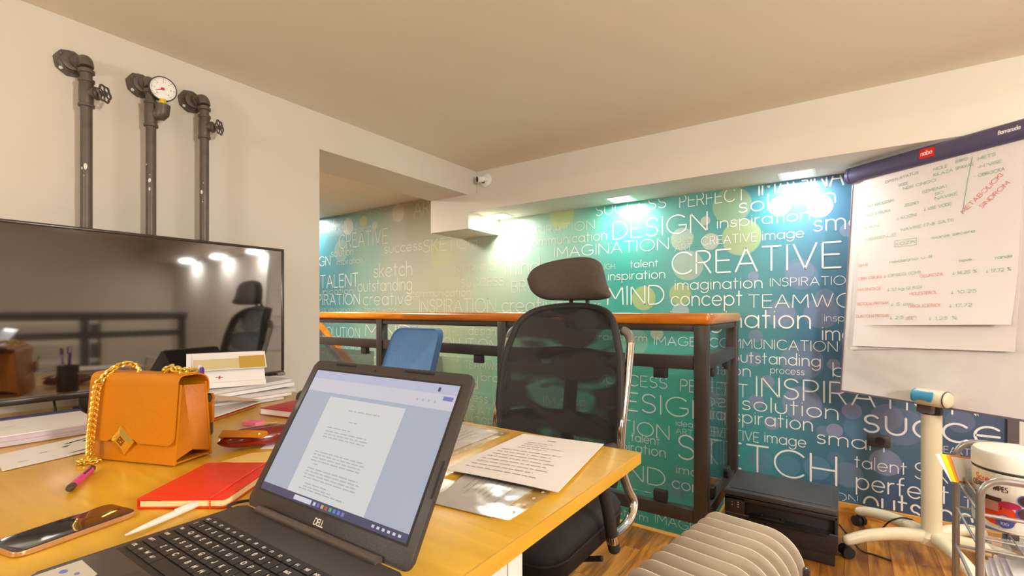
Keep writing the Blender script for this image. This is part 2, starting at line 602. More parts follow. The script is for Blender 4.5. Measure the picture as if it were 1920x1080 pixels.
M['iron'] = mat('iron_pipe', S(100, 90, 82), .42, .25, noise=(14, .2), bump=(60, .08))
M['white_paint'] = mat('white_paint_chip', S(225, 222, 215), .6)
M['chrome'] = mat('chrome', S(235, 232, 226), .08, 1.0)
M['silver'] = mat('silver_tube', S(178, 176, 174), .3, .75)
M['gold'] = mat('gold_metal', S(255, 226, 122), .2, 1.0, noise=(40, .06))
M['cream'] = mat('cream_enamel', S(230, 220, 190), .35, noise=(6, .02))
M['white'] = mat('white_gloss', S(238, 236, 230), .4)
M['paper'] = mat('white_paper', S(236, 232, 230), .75, noise=(5, .02))
M['paper_grey'] = mat('grey_paper', S(214, 208, 208), .75, noise=(9, .04))
M['ink'] = mat('printed_ink', S(178, 174, 178), .8)
M['ink_dark'] = mat('dark_ink', S(40, 38, 42), .7)
M['rubber'] = mat('black_rubber', S(34, 32, 32), .6)
M['lamp'] = mat('lamp_diffuser', S(255, 255, 250), .5, emit=9.0, ecol=(1, .98, .93, 1))
M['lamp_warm'] = mat('room_lamp_diffuser', S(255, 250, 240), .5, emit=4.0, ecol=(1, .86, .68, 1))

# ================================================================ room shell
WX, DPT = -2.32, .38            # left wall face, its thickness
YM = 3.13                       # mural wall
CZ = 2.165                      # ceiling
X1, Y0 = 4.6, -2.7
SOF_Y, SOF_Z0, SOF_Z1, BAND_Y = 2.74, 1.838, 1.962, 2.85
RAIL_Y = 2.357

def slab(name, m, *dims, bev=0):
    b = MB()
    for d in dims:
        b.bx(*d)
    return struct(b.build(name, m))

# floor, with an open stairwell between the railing and the mural
f = MB()
f.bx(-6, X1, Y0, RAIL_Y + .012, -.2, 0)
f.bx(-.555, X1, RAIL_Y + .012, YM - .004, -.2, 0)
struct(f.build('floor', M['floor']))
slab('floor_lower', M['floor'], (-6, -.2, RAIL_Y - .4, YM - .004, -1.75, -1.65))
slab('trim_1', M['base_wood'], (-6, -.56, RAIL_Y - .012, RAIL_Y + .02, -.03, .004), (-.56, -.548, RAIL_Y + .02, YM - .01, -.03, .004))
slab('wall_left', M['wall'], (WX - DPT, WX, Y0, 1.512, 0, CZ))
slab('wall_header', M['wall'], (WX - DPT, WX, 1.512, BAND_Y, 1.97, CZ))
slab('wall_rear', M['wall'], (-6, X1, Y0 - .1, Y0, 0, CZ))
slab('wall_right', M['wall'], (X1, X1 + .1, Y0, YM, 0, CZ))
slab('wall_back', M['white_wall'], (-6, X1, YM, YM + .1, -1.7, CZ + .02))
slab('wall_alcove', M['white_wall'], (-6.1, -6, Y0, YM, -1.7, CZ))
slab('ceiling', M['ceil'], (WX - DPT, X1, Y0, YM, CZ, CZ + .1))
slab('ceiling_alcove', M['ceil'], (-6, WX - DPT, Y0, YM, 2.125, CZ + .1))
slab('ceiling_soffit', M['wall'], (-2.31, X1, SOF_Y, YM - .006, SOF_Z0, SOF_Z1), (-2.318, X1, BAND_Y, YM - .006, SOF_Z1, CZ))
slab('ceiling_beam', M['wall'], (-2.70, -2.31, SOF_Y, YM - .006, 1.714, 1.9695))
slab('baseboard_back', M['base_wood'], (-.53, .60, YM - .018, YM - .005, 0, .068))
slab('trim_2', mat('dark_trim', S(92, 84, 84), .5), (.618, .655, YM - .02, YM, 0, SOF_Z0))
slab('trim_3', M['white_wall'], (.657, .68, YM - .016, YM, 0, SOF_Z0))

# ================================================================ printed mural on the back wall
def mural_material():
    m, nt, b, out = new_mat('mural_print')
    N, LK = nt.nodes.new, nt.links.new
    b.inputs['Roughness'].default_value = .42
    tc = N('ShaderNodeTexCoord')
    sep = N('ShaderNodeSeparateXYZ')
    LK(tc.outputs['Object'], sep.inputs[0])
    def ramp(stops):
        mr = N('ShaderNodeMapRange')
        mr.inputs[1].default_value = -5.0
        mr.inputs[2].default_value = .7
        LK(sep.outputs[0], mr.inputs[0])
        r = N('ShaderNodeValToRGB')
        r.color_ramp.interpolation = 'EASE'
        e = r.color_ramp.elements
        for i, (x, c) in enumerate(stops):
            p = (x + 5) / 5.7
            q = e[i] if i < 2 else e.new(p)
            q.position = p
            q.color = S(*c)
        LK(mr.outputs[0], r.inputs[0])
        return r.outputs[0]
    hi = ramp([(-5, (58, 140, 158)), (.7, (66, 78, 120)), (-4.5, (84, 150, 158)), (-4.0, (150, 182, 166)), (-3.4, (190, 181, 153)), (-2.9, (190, 184, 152)),
               (-2.3, (180, 192, 158)), (-1.75, (148, 196, 172)), (-1.25, (40, 158, 140)), (-.85, (92, 162, 152)), (-.45, (66, 140, 148)), (-.1, (62, 116, 148)), (.25, (66, 98, 138))])
    lo = ramp([(-5, (70, 176, 182)), (.7, (62, 68, 108)), (-4.4, (104, 190, 180)), (-3.6, (172, 192, 158)), (-2.7, (152, 184, 144)), (-2.1, (122, 178, 144)),
               (-1.3, (66, 184, 156)), (-.9, (68, 180, 158)), (-.45, (68, 150, 156)), (-.1, (56, 104, 132)), (.25, (60, 82, 118))])
    mz = N('ShaderNodeMapRange')
    mz.interpolation_type = 'SMOOTHSTEP'
    mz.inputs[1].default_value = .55
    mz.inputs[2].default_value = 1.35
    LK(sep.outputs[2], mz.inputs[0])
    mx = N('ShaderNodeMix')
    mx.data_type = 'RGBA'
    LK(mz.outputs[0], mx.inputs[0])
    LK(lo, mx.inputs[6])
    LK(hi, mx.inputs[7])
    last = mx.outputs[2]
    ns = N('ShaderNodeTexNoise')
    ns.inputs['Scale'].default_value = 1.6
    ns.inputs['Detail'].default_value = 1
    LK(tc.outputs['Object'], ns.inputs[0])
    mr = N('ShaderNodeMapRange')
    mr.inputs[1].default_value = .35
    mr.inputs[2].default_value = .7
    mr.inputs[3].default_value = 0
    mr.inputs[4].default_value = .3
    LK(ns.outputs[0], mr.inputs[0])
    m2 = N('ShaderNodeMix')
    m2.data_type = 'RGBA'
    LK(mr.outputs[0], m2.inputs[0])
    LK(last, m2.inputs[6])
    m2.inputs[7].default_value = S(120, 168, 170)
    last = m2.outputs[2]
    lav, blu, yel, crm, wht = (150, 150, 186), (96, 138, 170), (196, 200, 110), (222, 214, 190), (206, 214, 224)
    discs = [(1503, 757, 37, lav, .5), (1418, 753, 15, lav, .6), (1597, 770, 18, lav, .55), (1663, 782, 28, lav, .35), (1613, 802, 30, blu, .4), (1565, 807, 15, lav, .7),
             (1543, 808, 12, lav, .3), (1447, 793, 15, lav, .6), (1428, 863, 23, blu, .7), (1480, 873, 21, blu, .6), (1532, 877, 25, blu, .65), (1590, 890, 27, lav, .3),
             (1660, 867, 28, lav, .6), (1567, 860, 15, blu, .35), (1353, 747, 15, lav, .5), (1413, 518, 11, lav, .55), (1503, 517, 30, lav, .25), (1465, 590, 28, lav, .35),
             (1540, 587, 33, lav, .35), (1547, 557, 18, lav, .3), (1417, 630, 14, lav, .5), (1503, 677, 40, lav, .35), (1563, 683, 12, lav, .5), (1413, 673, 16, lav, .45),
             (1440, 715, 13, lav, .5), (1570, 725, 15, lav, .3), (1372, 385, 39, yel, .35), (1390, 445, 39, yel, .5), (1323, 414, 10, crm, .5), (1332, 453, 18, crm, .5),
             (1537, 387, 24, crm, .6), (1462, 387, 21, crm, .6), (1279, 448, 24, crm, .4), (1290, 498, 32, crm, .35), (1207, 559, 26, yel, .6), (1275, 551, 23, yel, .55),
             (1276, 584, 18, wht, .5), (1590, 431, 15, lav, .5), (1498, 509, 28, lav, .25), (1465, 584, 26, lav, .3), (1053, 403, 30, yel, .6), (827, 477, 30, yel, .25),
             (682, 415, 12, yel, .7), (703, 423, 9, crm, .5), (653, 425, 18, crm, .6), (747, 400, 19, crm, .5), (640, 470, 24, crm, .25), (1232, 625, 14, crm, .5),
             (1271, 914, 26, blu, .35), (1190, 640, 30, crm, .18), (1690, 800, 40, lav, .25), (1800, 790, 24, lav, .25), (1620, 640, 40, lav, .3), (1350, 700, 26, blu, .4)]
    for u, v, rp, c, a in discs:
        p = on_y(u, v, YM)
        w = (p - V((0, 0, EYE))).dot(F_)
        r = rp / 893 * w * .9
        d = N('ShaderNodeVectorMath')
        d.operation = 'DISTANCE'
        d.inputs[1].default_value = (p.x, 0, p.z)
        LK(tc.outputs['Object'], d.inputs[0])
        q = N('ShaderNodeMapRange')
        q.inputs[1].default_value = r
        q.inputs[2].default_value = r * .93
        q.inputs[3].default_value = 0
        q.inputs[4].default_value = a
        LK(d.outputs['Value'], q.inputs[0])
        mm = N('ShaderNodeMix')
        mm.data_type = 'RGBA'
        LK(q.outputs[0], mm.inputs[0])
        LK(last, mm.inputs[6])
        mm.inputs[7].default_value = S(*c)
        last = mm.outputs[2]
    LK(last, b.inputs['Base Color'])
    return m

mural = thing('wall_mural', 'teal and blue printed mural of creative words covering the back wall', 'mural', (0, YM, 0))
b = MB()
b.bx(-5.95, .617, -.004, -.0005, -1.64, 2.12)
b.build('printed_panel', mural_material(), mural)
M['letter'] = mat('mural_letters', S(240, 241, 238), .5)
M['letter_faint'] = mat('faint_mural_letters', S(210, 211, 192), .5)
WORDS = [
 # text, u,v of baseline left, right u, letter height in px at the left, faint
 ('SUCCESS', 1118, 405, 1249, 19, 0), ('PERFECT', 1275, 389.5, 1398, 22, 0), ('IMAGINATION', 1423, 366, 1690, 36, 0), ('solution', 1386, 399, 1566, 17, 0),
 ('inspiration', 1345, 428, 1518, 12.5, 0), ('DESIGN', 1150, 449, 1326, 32, 0), ('smart', 1526, 434, 1662, 19.5, 0), ('IMAGINATION', 1040, 483, 1254, 18.5, 0),
 ('idea', 1266, 455, 1297, 6, 1), ('ART', 1266, 471, 1297, 12, 1), ('CREATIVE', 1315, 460, 1419, 15, 0), ('image', 1430, 450.5, 1507, 11, 0),
 ('CREATIVE', 1261, 514.5, 1576, 40, 0), ('talent', 1182, 502, 1234, 8.5, 0), ('inspiration', 1141, 525.5, 1247, 10, 0), ('imagination', 1266, 543.6, 1429, 12.5, 0),
 ('INSPIRATION', 1444, 537, 1606, 15, 0), ('MIND', 1140, 571, 1245, 33, 0), ('concept', 1259, 573, 1391, 17, 0), ('TEAMWORK', 1404, 577, 1668, 24, 0),
 ('imagination', 1258, 611, 1519, 20, 0), ('inspiration', 1546, 602, 1652, 8.5, 0), ('image', 1542, 637, 1650, 17, 0), ('COMMUNICATION', 1331, 650, 1570, 16.7, 0),
 ('outstanding', 1372, 678, 1538, 13, 0), ('vision', 1330, 700, 1407, 13, 0), ('process', 1445, 699, 1508, 8, 0), ('brain', 1562, 705, 1662, 16, 0),
 ('INSPIRATION', 1418, 742, 1832, 36, 0), ('PERFECT', 1277, 733, 1401, 22, 0), ('SUCCESS', 1122, 717, 1251, 19, 0), ('solution', 1392, 767, 1571, 16.5, 0),
 ('inspiration', 1352, 787, 1523, 15, 0), ('CREATIVE', 1322, 815, 1423, 17, 0), ('image', 1434, 828, 1511, 12.5, 0), ('smart', 1532, 830, 1665, 16, 0),
 ('DESIGN', 1134, 763, 1336, 32, 0), ('IMAGINATION', 1020, 788, 1255, 22, 0), ('idea', 1268, 797, 1299, 6.5, 0), ('ART', 1268, 812, 1299, 9.5, 0),
 ('SKETCH', 1272, 858, 1568, 44, 0), ('talent', 1184, 826, 1237, 10, 0), ('inspiration', 1138, 838, 1248, 11, 0), ('MIND', 1128, 888, 1247, 29, 0),
 ('image', 1269, 886, 1345, 10, 0), ('concept', 1261, 914, 1390, 14, 0), ('brainstorm', 1112, 636, 1213, 7.5, 0), ('IMAGE', 1227, 646, 1306, 15.5, 0),
 ('brainstorm', 1112, 951, 1215, 8, 0), ('IMAGE', 1229, 978, 1306, 16, 0),
 ('talent', 1603, 875, 1699, 14, 0), ('SKETCH', 1715, 896, 1950, 30, 0), ('perfect', 1606, 915, 1777, 20, 0), ('BREAKTHROUGH', 1746, 845, 1910, 12, 0),
 ('success', 1620, 808, 1990, 31, 0), ('outstanding', 1620, 956, 1960, 27, 0), ('INSPIRATION', 1445, 913, 1608, 13, 0), ('TALENT', 1807, 953, 1925, 22, 0),
 ('INSPIRATION', 687.5, 403, 756, 10.5, 1), ('ART', 776.7, 406.7, 822, 26, 1), ('COMMUNICATION', 600, 425, 665, 8, 1), ('outstanding', 602, 437, 658, 7, 1),
 ('brainstorm', 663, 437, 717, 7, 1), ('CREATIVE', 637, 466.7, 727, 25, 1), ('solution', 622, 482, 663, 9, 1), ('DESIGN', 570, 502, 620, 17, 0),
 ('inspiration', 632, 497, 680, 7, 1), ('SKETCH', 795, 473, 895, 22, 1), ('success', 722, 475, 792, 11, 1), ('ART', 925, 480, 976, 21, 0),
 ('INSPIRATION', 975, 444, 1115, 15, 1), ('communication', 988, 463, 1138, 10.5, 1), ('sketch', 702, 520, 773, 16, 1), ('TALENT', 602, 540, 672, 23, 0),
 ('outstanding', 672, 547, 773, 14, 1), ('communication', 560, 554, 663, 7, 1), ('INSPIRATION', 572, 572, 675, 18, 0), ('creative', 682, 572, 773, 15, 1),
 ('success imagination teamwork', 575, 584.5, 745, 5.5, 1), ('INSPIRATION', 787, 585, 930, 23, 1), ('creative', 942, 585, 1058, 17, 1), ('success', 1065, 577, 1127, 8, 1),
 ('communication', 772, 557, 883, 8.5, 1), ('SUCCESS', 865, 538, 945, 14.5, 1), ('INSPIRATION', 853, 512, 940, 12, 1), ('mind', 948, 515, 1012, 18, 1),
 ('BRAIN', 960, 548, 1032, 20, 1), ('THROUGH', 1095, 507, 1153, 9, 1), ('SOLUTION', 605, 629.7, 675, 17, 0), ('CREATIVE', 605, 609, 636, 6, 1),
 ('MIND', 686, 629.7, 772, 22, 0), ('team', 767, 618, 808, 7, 1), ('CREATIVE', 822, 632, 868, 11, 1), ('design', 880, 627, 930, 10, 1),
 ('SOLUTION', 819, 652, 933, 20, 1), ('TEAMWORK', 637, 653, 683, 9, 0), ('TALENT', 602, 674, 652, 14, 0), ('brainstorm', 655, 673, 716, 8, 0),
 ('through', 834, 673, 864, 5.5, 1), ('TEAMWORK', 872, 689, 962, 13, 1), ('mind', 830, 722, 896, 15, 1), ('brain', 903, 713, 952, 9.5, 1),
 ('success', 848, 746, 915, 10, 1), ('INSPIRATION', 840, 767, 962, 13, 1), ('SUCCESS', 865, 793, 948, 17, 1), ('process', 700, 690, 760, 8, 1),
 ('concept', 840, 840, 930, 12, 1), ('CREATIVE', 900, 880, 1040, 22, 1), ('IMAGE', 1020, 760, 1100, 18, 1), ('vision', 1010, 690, 1080, 12, 1), ('TALENT', 1030, 830, 1110, 20, 1)]
def mural_clip(x, z):
    if x > .6 or x < -5.7 or z < -1.5:
        return False
    if x > -.53 and z < .075:
        return False
    if x > -2.3:
        return z < 1.832
    if x > -2.72:
        return z < 1.70 if x > -2.7 else z < 2.1
    return z < 2.1
MZ = MX(((1, 0, 0, 0), (0, 0, -1, 0), (0, 1, 0, 0), (0, 0, 0, 1)))      # 2-D (x,y) -> upright on a wall facing -y
b = MB()
for t, u, v, u2, hp, faint in WORDS:
    p = on_y(u, v, YM)
    q = on_y(u2, v, YM)
    w = (p - V((0, 0, EYE))).dot(F_)
    h = hp / 893 * w
    if t == t.lower():
        h /= XH
    write(b, t, MX.Translation((0, -.0052, 0)) @ MZ, p.x, p.z, h, q.x - p.x, .066 if t == t.upper() else .078, faint, clip=mural_clip)
b.build('lettering', [M['letter'], M['letter_faint']], mural, sharp=80)

# ================================================================ lamps
def downlight(x, y, z, label, group, size=.17, name='downlight', m='lamp'):
    t = thing(name, label, 'ceiling light', (x, y, z), 0, group)
    b = MB()
    h, k = size / 2, size / 2 - .014
    for a0, a1, b0, b1 in ((-h, h, -h, -k), (-h, h, k, h), (-h, -k, -k, k), (k, h, -k, k)):
        b.bx(a0, a1, b0, b1, -.005, -.0005)
    b.build('frame', M['white'], t)
    b = MB()
    b.bx(-k + .001, k - .001, -k + .001, k - .001, -.0035, -.0005)
    b.build('diffuser', M[m], t)
    return t
sp = {0: 'square downlight in the soffit beside the boxed beam end', 1: 'square downlight in the soffit, middle one of the three in view',
      2: 'square downlight in the soffit nearest the flip chart'}
for i, x in enumerate(SPOT_X):
    downlight(x, 3.0, SOF_Z0, sp.get(i, 'square downlight further along the soffit, hidden behind the flip chart'), 'soffit downlights')
downlight(-4.95, 3.0, 2.125, 'square downlight in the alcove ceiling behind the left wall', 'soffit downlights')
for lx, ly, lk, lz in ADDED_GLOBES:
    t = thing('added_globe_lamp', 'white globe lamp added out of view to light the room and ceiling', 'ceiling light', (lx, ly, CZ), 0, 'added globe lamps')
    b = MB()
    b.lathe([(.045, -.001), (.045, -.012), (.008, -.02), (.008, lz - CZ + .124)], (0, 0, 0), (0, 0, 1), 20)
    b.build('ceiling_mount', M['white'], t)
    b = MB()
    b.ell((0, 0, lz - CZ), (.125, .125, .125), seg=24)
    b.build('globe', mat('globe_glow', S(255, 250, 240), .5, emit=lk, ecol=WARM + (1,)), t)

for ux, uy, uz, aim, uw in FILL_UPLIGHTS:  # bodies for the added, unseen ceiling fill
    t = thing('added_uplighter', 'white uplighter added out of view to brighten the ceiling', 'floor lamp', (ux, uy, 0), 0, 'added ceiling fill lamps')
    b = MB()
    b.lathe([(.14, 0), (.14, .015), (.03, .03)], seg=28)
    b.build('base', M['white'], t)
    b = MB()
    b.cyl((0, 0, .02), (0, 0, uz - .12), .012)
    b.build('pole', M['white'], t)
    b = MB()
    dn = (V(aim) - V((ux, uy, uz))).normalized()
    b.lathe([(.05, -.10), (.18, -.02), (.20, .02), (.195, .02), (.17, -.02), (.04, -.09)], (0, 0, uz), dn, 32)
    b.build('shade', M['white'], t)

# ================================================================ corner railing with glass panels
M['glass'] = thin_glass('clear_glass', (.99, .998, .994, 1), 0, .8)
M['glass_edge'] = mat('glass_edge', S(120, 150, 140), .2)
rl = thing('stair_railing', 'dark steel corner railing with orange wooden handrail and glass panels before the mural', 'railing', (0, RAIL_Y, 0))
# corner post front-right edge at x = -0.52
PX0, PX1 = -.582, -.520
PY0, PY1 = -.03, .03
RET = 3.06 - RAIL_Y
TOP = 1.032
LEFT = -4.9
def post(x, y):
    b = MB()
    b.box((x, y, TOP / 2 - .0), (.062, .06, TOP), bev=.004)
    return b.build('post', M['steel_dark'], rl)
post((PX0 + PX1) / 2, 0)
post((PX0 + PX1) / 2, RET + .03)
posts_x = [-1.704, -2.826, -3.95]
for px in posts_x:
    post(px, 0)
b = MB()
b.bx(LEFT, PX1 + .01, -.036, .026, TOP, 1.087, bev=.018, seg=3)
b.build('handrail', M['rail_wood'], rl)
M['rail_wood_y'] = wood('handrail_wood_return', S(188, 110, 26), S(220, 150, 60), .28, 'y', 2.5, coat=.5)
b = MB()
b.bx(PX0 - .004, PX1 + .012, .027, RET + .068, TOP, 1.086, bev=.018, seg=3)
b.build('handrail', M['rail_wood_y'], rl)
def rail(z0, z1, nm):
    b = MB()
    xs = [LEFT] + [x for x in sorted(posts_x)] + [(PX0 + PX1) / 2]
    for i in range(len(xs) - 1):
        b.bx(xs[i] + (.031 if i else 0), xs[i + 1] - .031, -.022, .022, z0, z1, bev=.003)
    b.bx((PX0 + PX1) / 2 - .022, (PX0 + PX1) / 2 + .022, .03, RET, z0, z1, bev=.003)
    return b.build(nm, M['steel_dark'], rl)
rail(1.0, TOP - .001, 'top_rail')
rail(.818, .884, 'middle_rail')
rail(.092, .155, 'bottom_rail')
xs = sorted(posts_x) + [(PX0 + PX1) / 2]
def clamp(x, y, z, rot=0):
    b = MB()
    b.box((x, y, z), (.066, .034, .052), (0, 0, rot), bev=.005)
    b.build('clamp', M['black_plastic'], rl)
for i in range(len(xs) - 1):
    a, c = xs[i] + .075, xs[i + 1] - .095
    b = MB()
    b.bx(a, c, -.0045, .0045, .185, .792)
    b.build('glass_panel', M['glass'], rl)
    for cx in (a + .15, c - .10):
        clamp(cx, 0, .793)
        clamp(cx, 0, .186)
XR = (PX0 + PX1) / 2
b = MB()
b.bx(XR - .0045, XR + .0045, .12, RET - .06, .185, .792)
b.build('glass_panel', M['glass'], rl)
for cy in (.2, RET - .14):
    clamp(XR, cy, .793, R(90))
    clamp(XR, cy, .186, R(90))

# sloping stair handrail down in the well
sh = thing('stair_handrail', 'orange wooden stair handrail sloping down behind the steel railing', 'handrail', (-4.0, 2.62, 0))
b = MB()
b.tube([(-.5, 0, 1.32), (.0, 0, .955), (1.7, 0, -.30)], .034, 12, flat=.8)
b.build('rail', M['rail_wood'], sh)
b = MB()
b.tube([(-.5, .0, 1.22), (.0, 0, .855), (1.7, 0, -.40)], .026, 4)
b.build('steel_bar', M['steel_dark'], sh)
for k, (x, z) in enumerate(((.35, .6), (1.2, -.03))):
    b = MB()
    b.bx(x - .02, x + .02, -.02, .02, -1.65, z - .02)
    b.build('post', M['steel_dark'], sh)
# ================================================================ pipe decorations on the left wall
def pipe_base(y, x=-2.222, zt=2.012, r=.0205):
    """flange, elbow and pipe in local coordinates; origin on the wall at the flange centre"""
    dx = x - WX
    return dx
def make_pipe(name, label, y, dy, kind, r=.0172, zb=.80):
    t = thing(name, label, 'pipe', (WX, y, 2.0), 0, 'industrial pipes on the left wall')
    dx = .080
    # flange plate, slightly scalloped octagon with bolt heads
    b = MB()
    pl = []
    for k in range(16):
        a = 2 * PI * k / 16 + R(11)
        rr = .0485 if k % 2 else .0455
        pl.append((rr * math.cos(a), rr * math.sin(a)))
    MYZ = MX(((0, 0, 1, 0), (1, 0, 0, 0), (0, 1, 0, 0), (0, 0, 0, 1)))
    b.prism(pl, .009, MYZ, 0, .002, z0=.001)
    b.lathe([(.036, .009), (.031, .016), (.028, .018), (.028, .03), (.031, .031), (.031, .036), (.026, .037)], axis=(1, 0, 0), seg=24)
    fl = b.build('flange', M['iron'], t)
    for k in range(4):
        a = R(45 + 90 * k)
        b = MB()
        b.lathe([(.006, .0095), (.006, .0125), (.003, .014)], (0, .038 * math.cos(a), .038 * math.sin(a)), (1, 0, 0), 12)
        b.build('bolt', M['white_paint'] if k % 2 == 0 else M['iron'], fl)
    # horizontal stub, elbow, vertical pipe
    b = MB()
    b.tube([(.030, 0, 0), (.055, dy * .6, 0)], r * .92, 18)
    b.build('stub', M['iron'], t)
    b = MB()
    el = [(.042, dy * .5, 0), (.050, dy * .8, .004)] + [(dx - .028 + .03 * math.sin(R(q)), dy, .002 - .03 * (1 - math.cos(R(q))) + .004) for q in range(0, 91, 15)]
    b.tube(el, [r * 1.22] * len(el), 20)
    b.lathe([(r * 1.22, .0), (r * 1.38, .001), (r * 1.38, -.010), (r * 1.05, -.011)][::-1], (dx, dy, -.036), (0, 0, 1), 20)
    b.lathe([(r * 1.0, -.001), (r * 1.36, 0), (r * 1.36, .01), (r * 1.1, .011)], (.040, dy * .45, 0), (1, .25, 0), 20)
    b.build('elbow', M['iron'], t)
    b = MB()
    b.cyl((dx, dy, -.03), (dx, dy, zb - 2.0), r, seg=24)
    # bare paint chips low on the pipe
    pp = b.build('pipe', M['iron'], t)
    chips = {'valve': [(-.385, .006, .016), (-.392, -.004, .006), (-.418, .002, .003)], 'gauge': [(-.37, .003, .003), (-.392, .003, .011), (-.425, .003, .009), (-.33, -.008, .004)], 'valve2': [(-.40, -.004, .012), (-.44, .0, .004), (-.36, .003, .003)]}[kind]
    b = MB()
    vd = R(-42)
    for dz, off, s in chips:
        a = vd + off / r
        n_ = V((math.cos(a), math.sin(a), 0))
        c = V((dx, dy, dz)) + n_ * r
        sd = V((-n_.y, n_.x, 0))
        q = [c + sd * (s * .5 * math.cos(w * PI / 4) * random.uniform(.6, 1)) + V((0, 0, s * .9 * math.sin(w * PI / 4) * random.uniform(.7, 1))) for w in range(8)]
        fa = [b.v(p + n_ * .0012) for p in q]
        fb = [b.v(p - n_ * .002) for p in q]
        b.face(fa)
        for w in range(8):
            b.face((fa[w], fb[w], fb[(w + 1) % 8], fa[(w + 1) % 8]))
    b.build('paint_chip', M['white_paint'], pp)
    ax = V((.78, .62, 0)).normalized()
    zv = -.118 if kind != 'gauge' else -.128
    # tee body
    b = MB()
    b.lathe([(r * 1.02, -.050), (r * 1.38, -.049), (r * 1.38, -.040), (r * 1.2, -.038), (r * 1.28, 0), (r * 1.2, .038), (r * 1.38, .040), (r * 1.38, .049), (r * 1.02, .050)], (dx, dy, zv), (0, 0, 1), 22)
    if kind != 'gauge':
        b.lathe([(r * 1.05, .01), (r * 1.05, .03), (.023, .032), (.023, .036), (.017, .038), (.014, .045)], (dx, dy, zv), ax, 20)
    else:
        b.lathe([(r * 1.0, .0), (r * 1.0, .022), (r * 1.3, .023), (r * 1.3, .030)], (dx, dy, zv), ax, 20)
    bd = b.build('valve_body' if kind != 'gauge' else 'tee', M['iron'], t)
    if kind != 'gauge':
        b = MB()
        c = V((dx, dy, zv)) + ax * .062
        b.cyl(V((dx, dy, zv)) + ax * .04, c + ax * .008, .006, seg=12)
        b.lathe([(.009, -.004), (.011, 0), (.009, .006)], c, ax, 14)
        x_, y_, a_ = frame_of(ax)
        ring = []
        for k in range(48):
            an = 2 * PI * k / 48
            rr = .0275 + .0025 * math.cos(6 * an)
            ring.append(c + x_ * (rr * math.cos(an)) + y_ * (rr * math.sin(an)))
        b.tube(ring, .0036, 8, closed=True)
        for k in range(6):
            an = 2 * PI * (k + .5) / 6
            b.tube([c, c + x_ * (.026 * math.cos(an)) + y_ * (.026 * math.sin(an))], .0028, 6)
        b.build('hand_wheel', M['iron'], t)
    else:
        e0 = V((dx, dy, zv)) + ax * .030
        b = MB()
        b.tube([e0 - ax * .004, e0 + ax * .006, e0 + ax * .012 + V((0, 0, .006)), e0 + ax * .014 + V((0, 0, .018)), e0 + ax * .014 + V((0, 0, .038))], [.022, .024, .025, .024, .026], 18)
        b.build('gauge_elbow', M['iron'], t)
        b = MB()
        tp = e0 + ax * .014 + V((0, 0, .038))
        b.cyl(tp, tp + V((0, 0, .022)), .0125, seg=8)
        b.build('yellow_fitting', mat('yellow_tape', S(228, 200, 20), .5), t)['label'] = 'yellow fitting'
        gc = tp + V((0, 0, .062)) + ax * .0
        # dial faces into the room, slightly down
        ga = V((.80, -.12, -.12)).normalized()
        b = MB()
        b.lathe([(.040, -.016), (.0455, -.014), (.0465, .008), (.0455, .013), (.0425, .0135), (.0425, .009)], gc, ga, 40)
        g = b.build('gauge_case', M['black_plastic'], t)
        b = MB()
        b.lathe([(.0424, .0085), (.0424, .0095)], gc, ga, 40)
        x_, y_, a_ = frame_of(ga)
        mxg = MX((tuple([x_.x, y_.x, a_.x, 0]), tuple([x_.y, y_.y, a_.y, 0]), tuple([x_.z, y_.z, a_.z, 0]), (0, 0, 0, 1)))
        mxg = MX.Translation(gc + ga * .0100) @ mxg
        for k in range(31):
            an = R(225 - 270 * k / 30)
            r0 = .033 if k % 5 == 0 else .036
            b.ribbon([(r0 * math.cos(an), r0 * math.sin(an)), (.039 * math.cos(an), .039 * math.sin(an))], .0008 if k % 5 else .0014, mxg, 1)
        for k in range(0, 7):
            an = R(225 - 45 * k)
            write(b, str(k % 6) if k % 6 in (0, 1, 2, 3, 4, 5) else '0', mxg, .026 * math.cos(an) - .002, .026 * math.sin(an) - .0025, .005, None, .16, 1)
        b.build('dial', [M['white'], M['ink_dark']], g)
        b = MB()
        mn = mxg @ MX.Translation((0, 0, .001))
        b.prism([(-.008, .004), (-.006, -.0045), (.003, -.0045), (.004, .004)], .0012, mn)
        b.prism([(-.0245, -.0112), (-.024, -.0128), (-.001, -.003), (-.002, .001)], .0012, mn)
        b.prism(arcpts(0, 0, .0052, .0052, 0, 345, 14), .0016, mn)
        b.build('needle', mat('red_needle', S(205, 30, 40), .5), g)
    return t
make_pipe('wall_pipe', 'black iron wall pipe with hand wheel valve, leftmost of three, above the television', .503, .027, 'valve')
make_pipe('wall_pipe', 'black iron wall pipe carrying a round white pressure gauge', .713, .012, 'gauge')
make_pipe('wall_pipe', 'black iron wall pipe with hand wheel valve, nearest to the alcove opening', .892, .024, 'valve2')

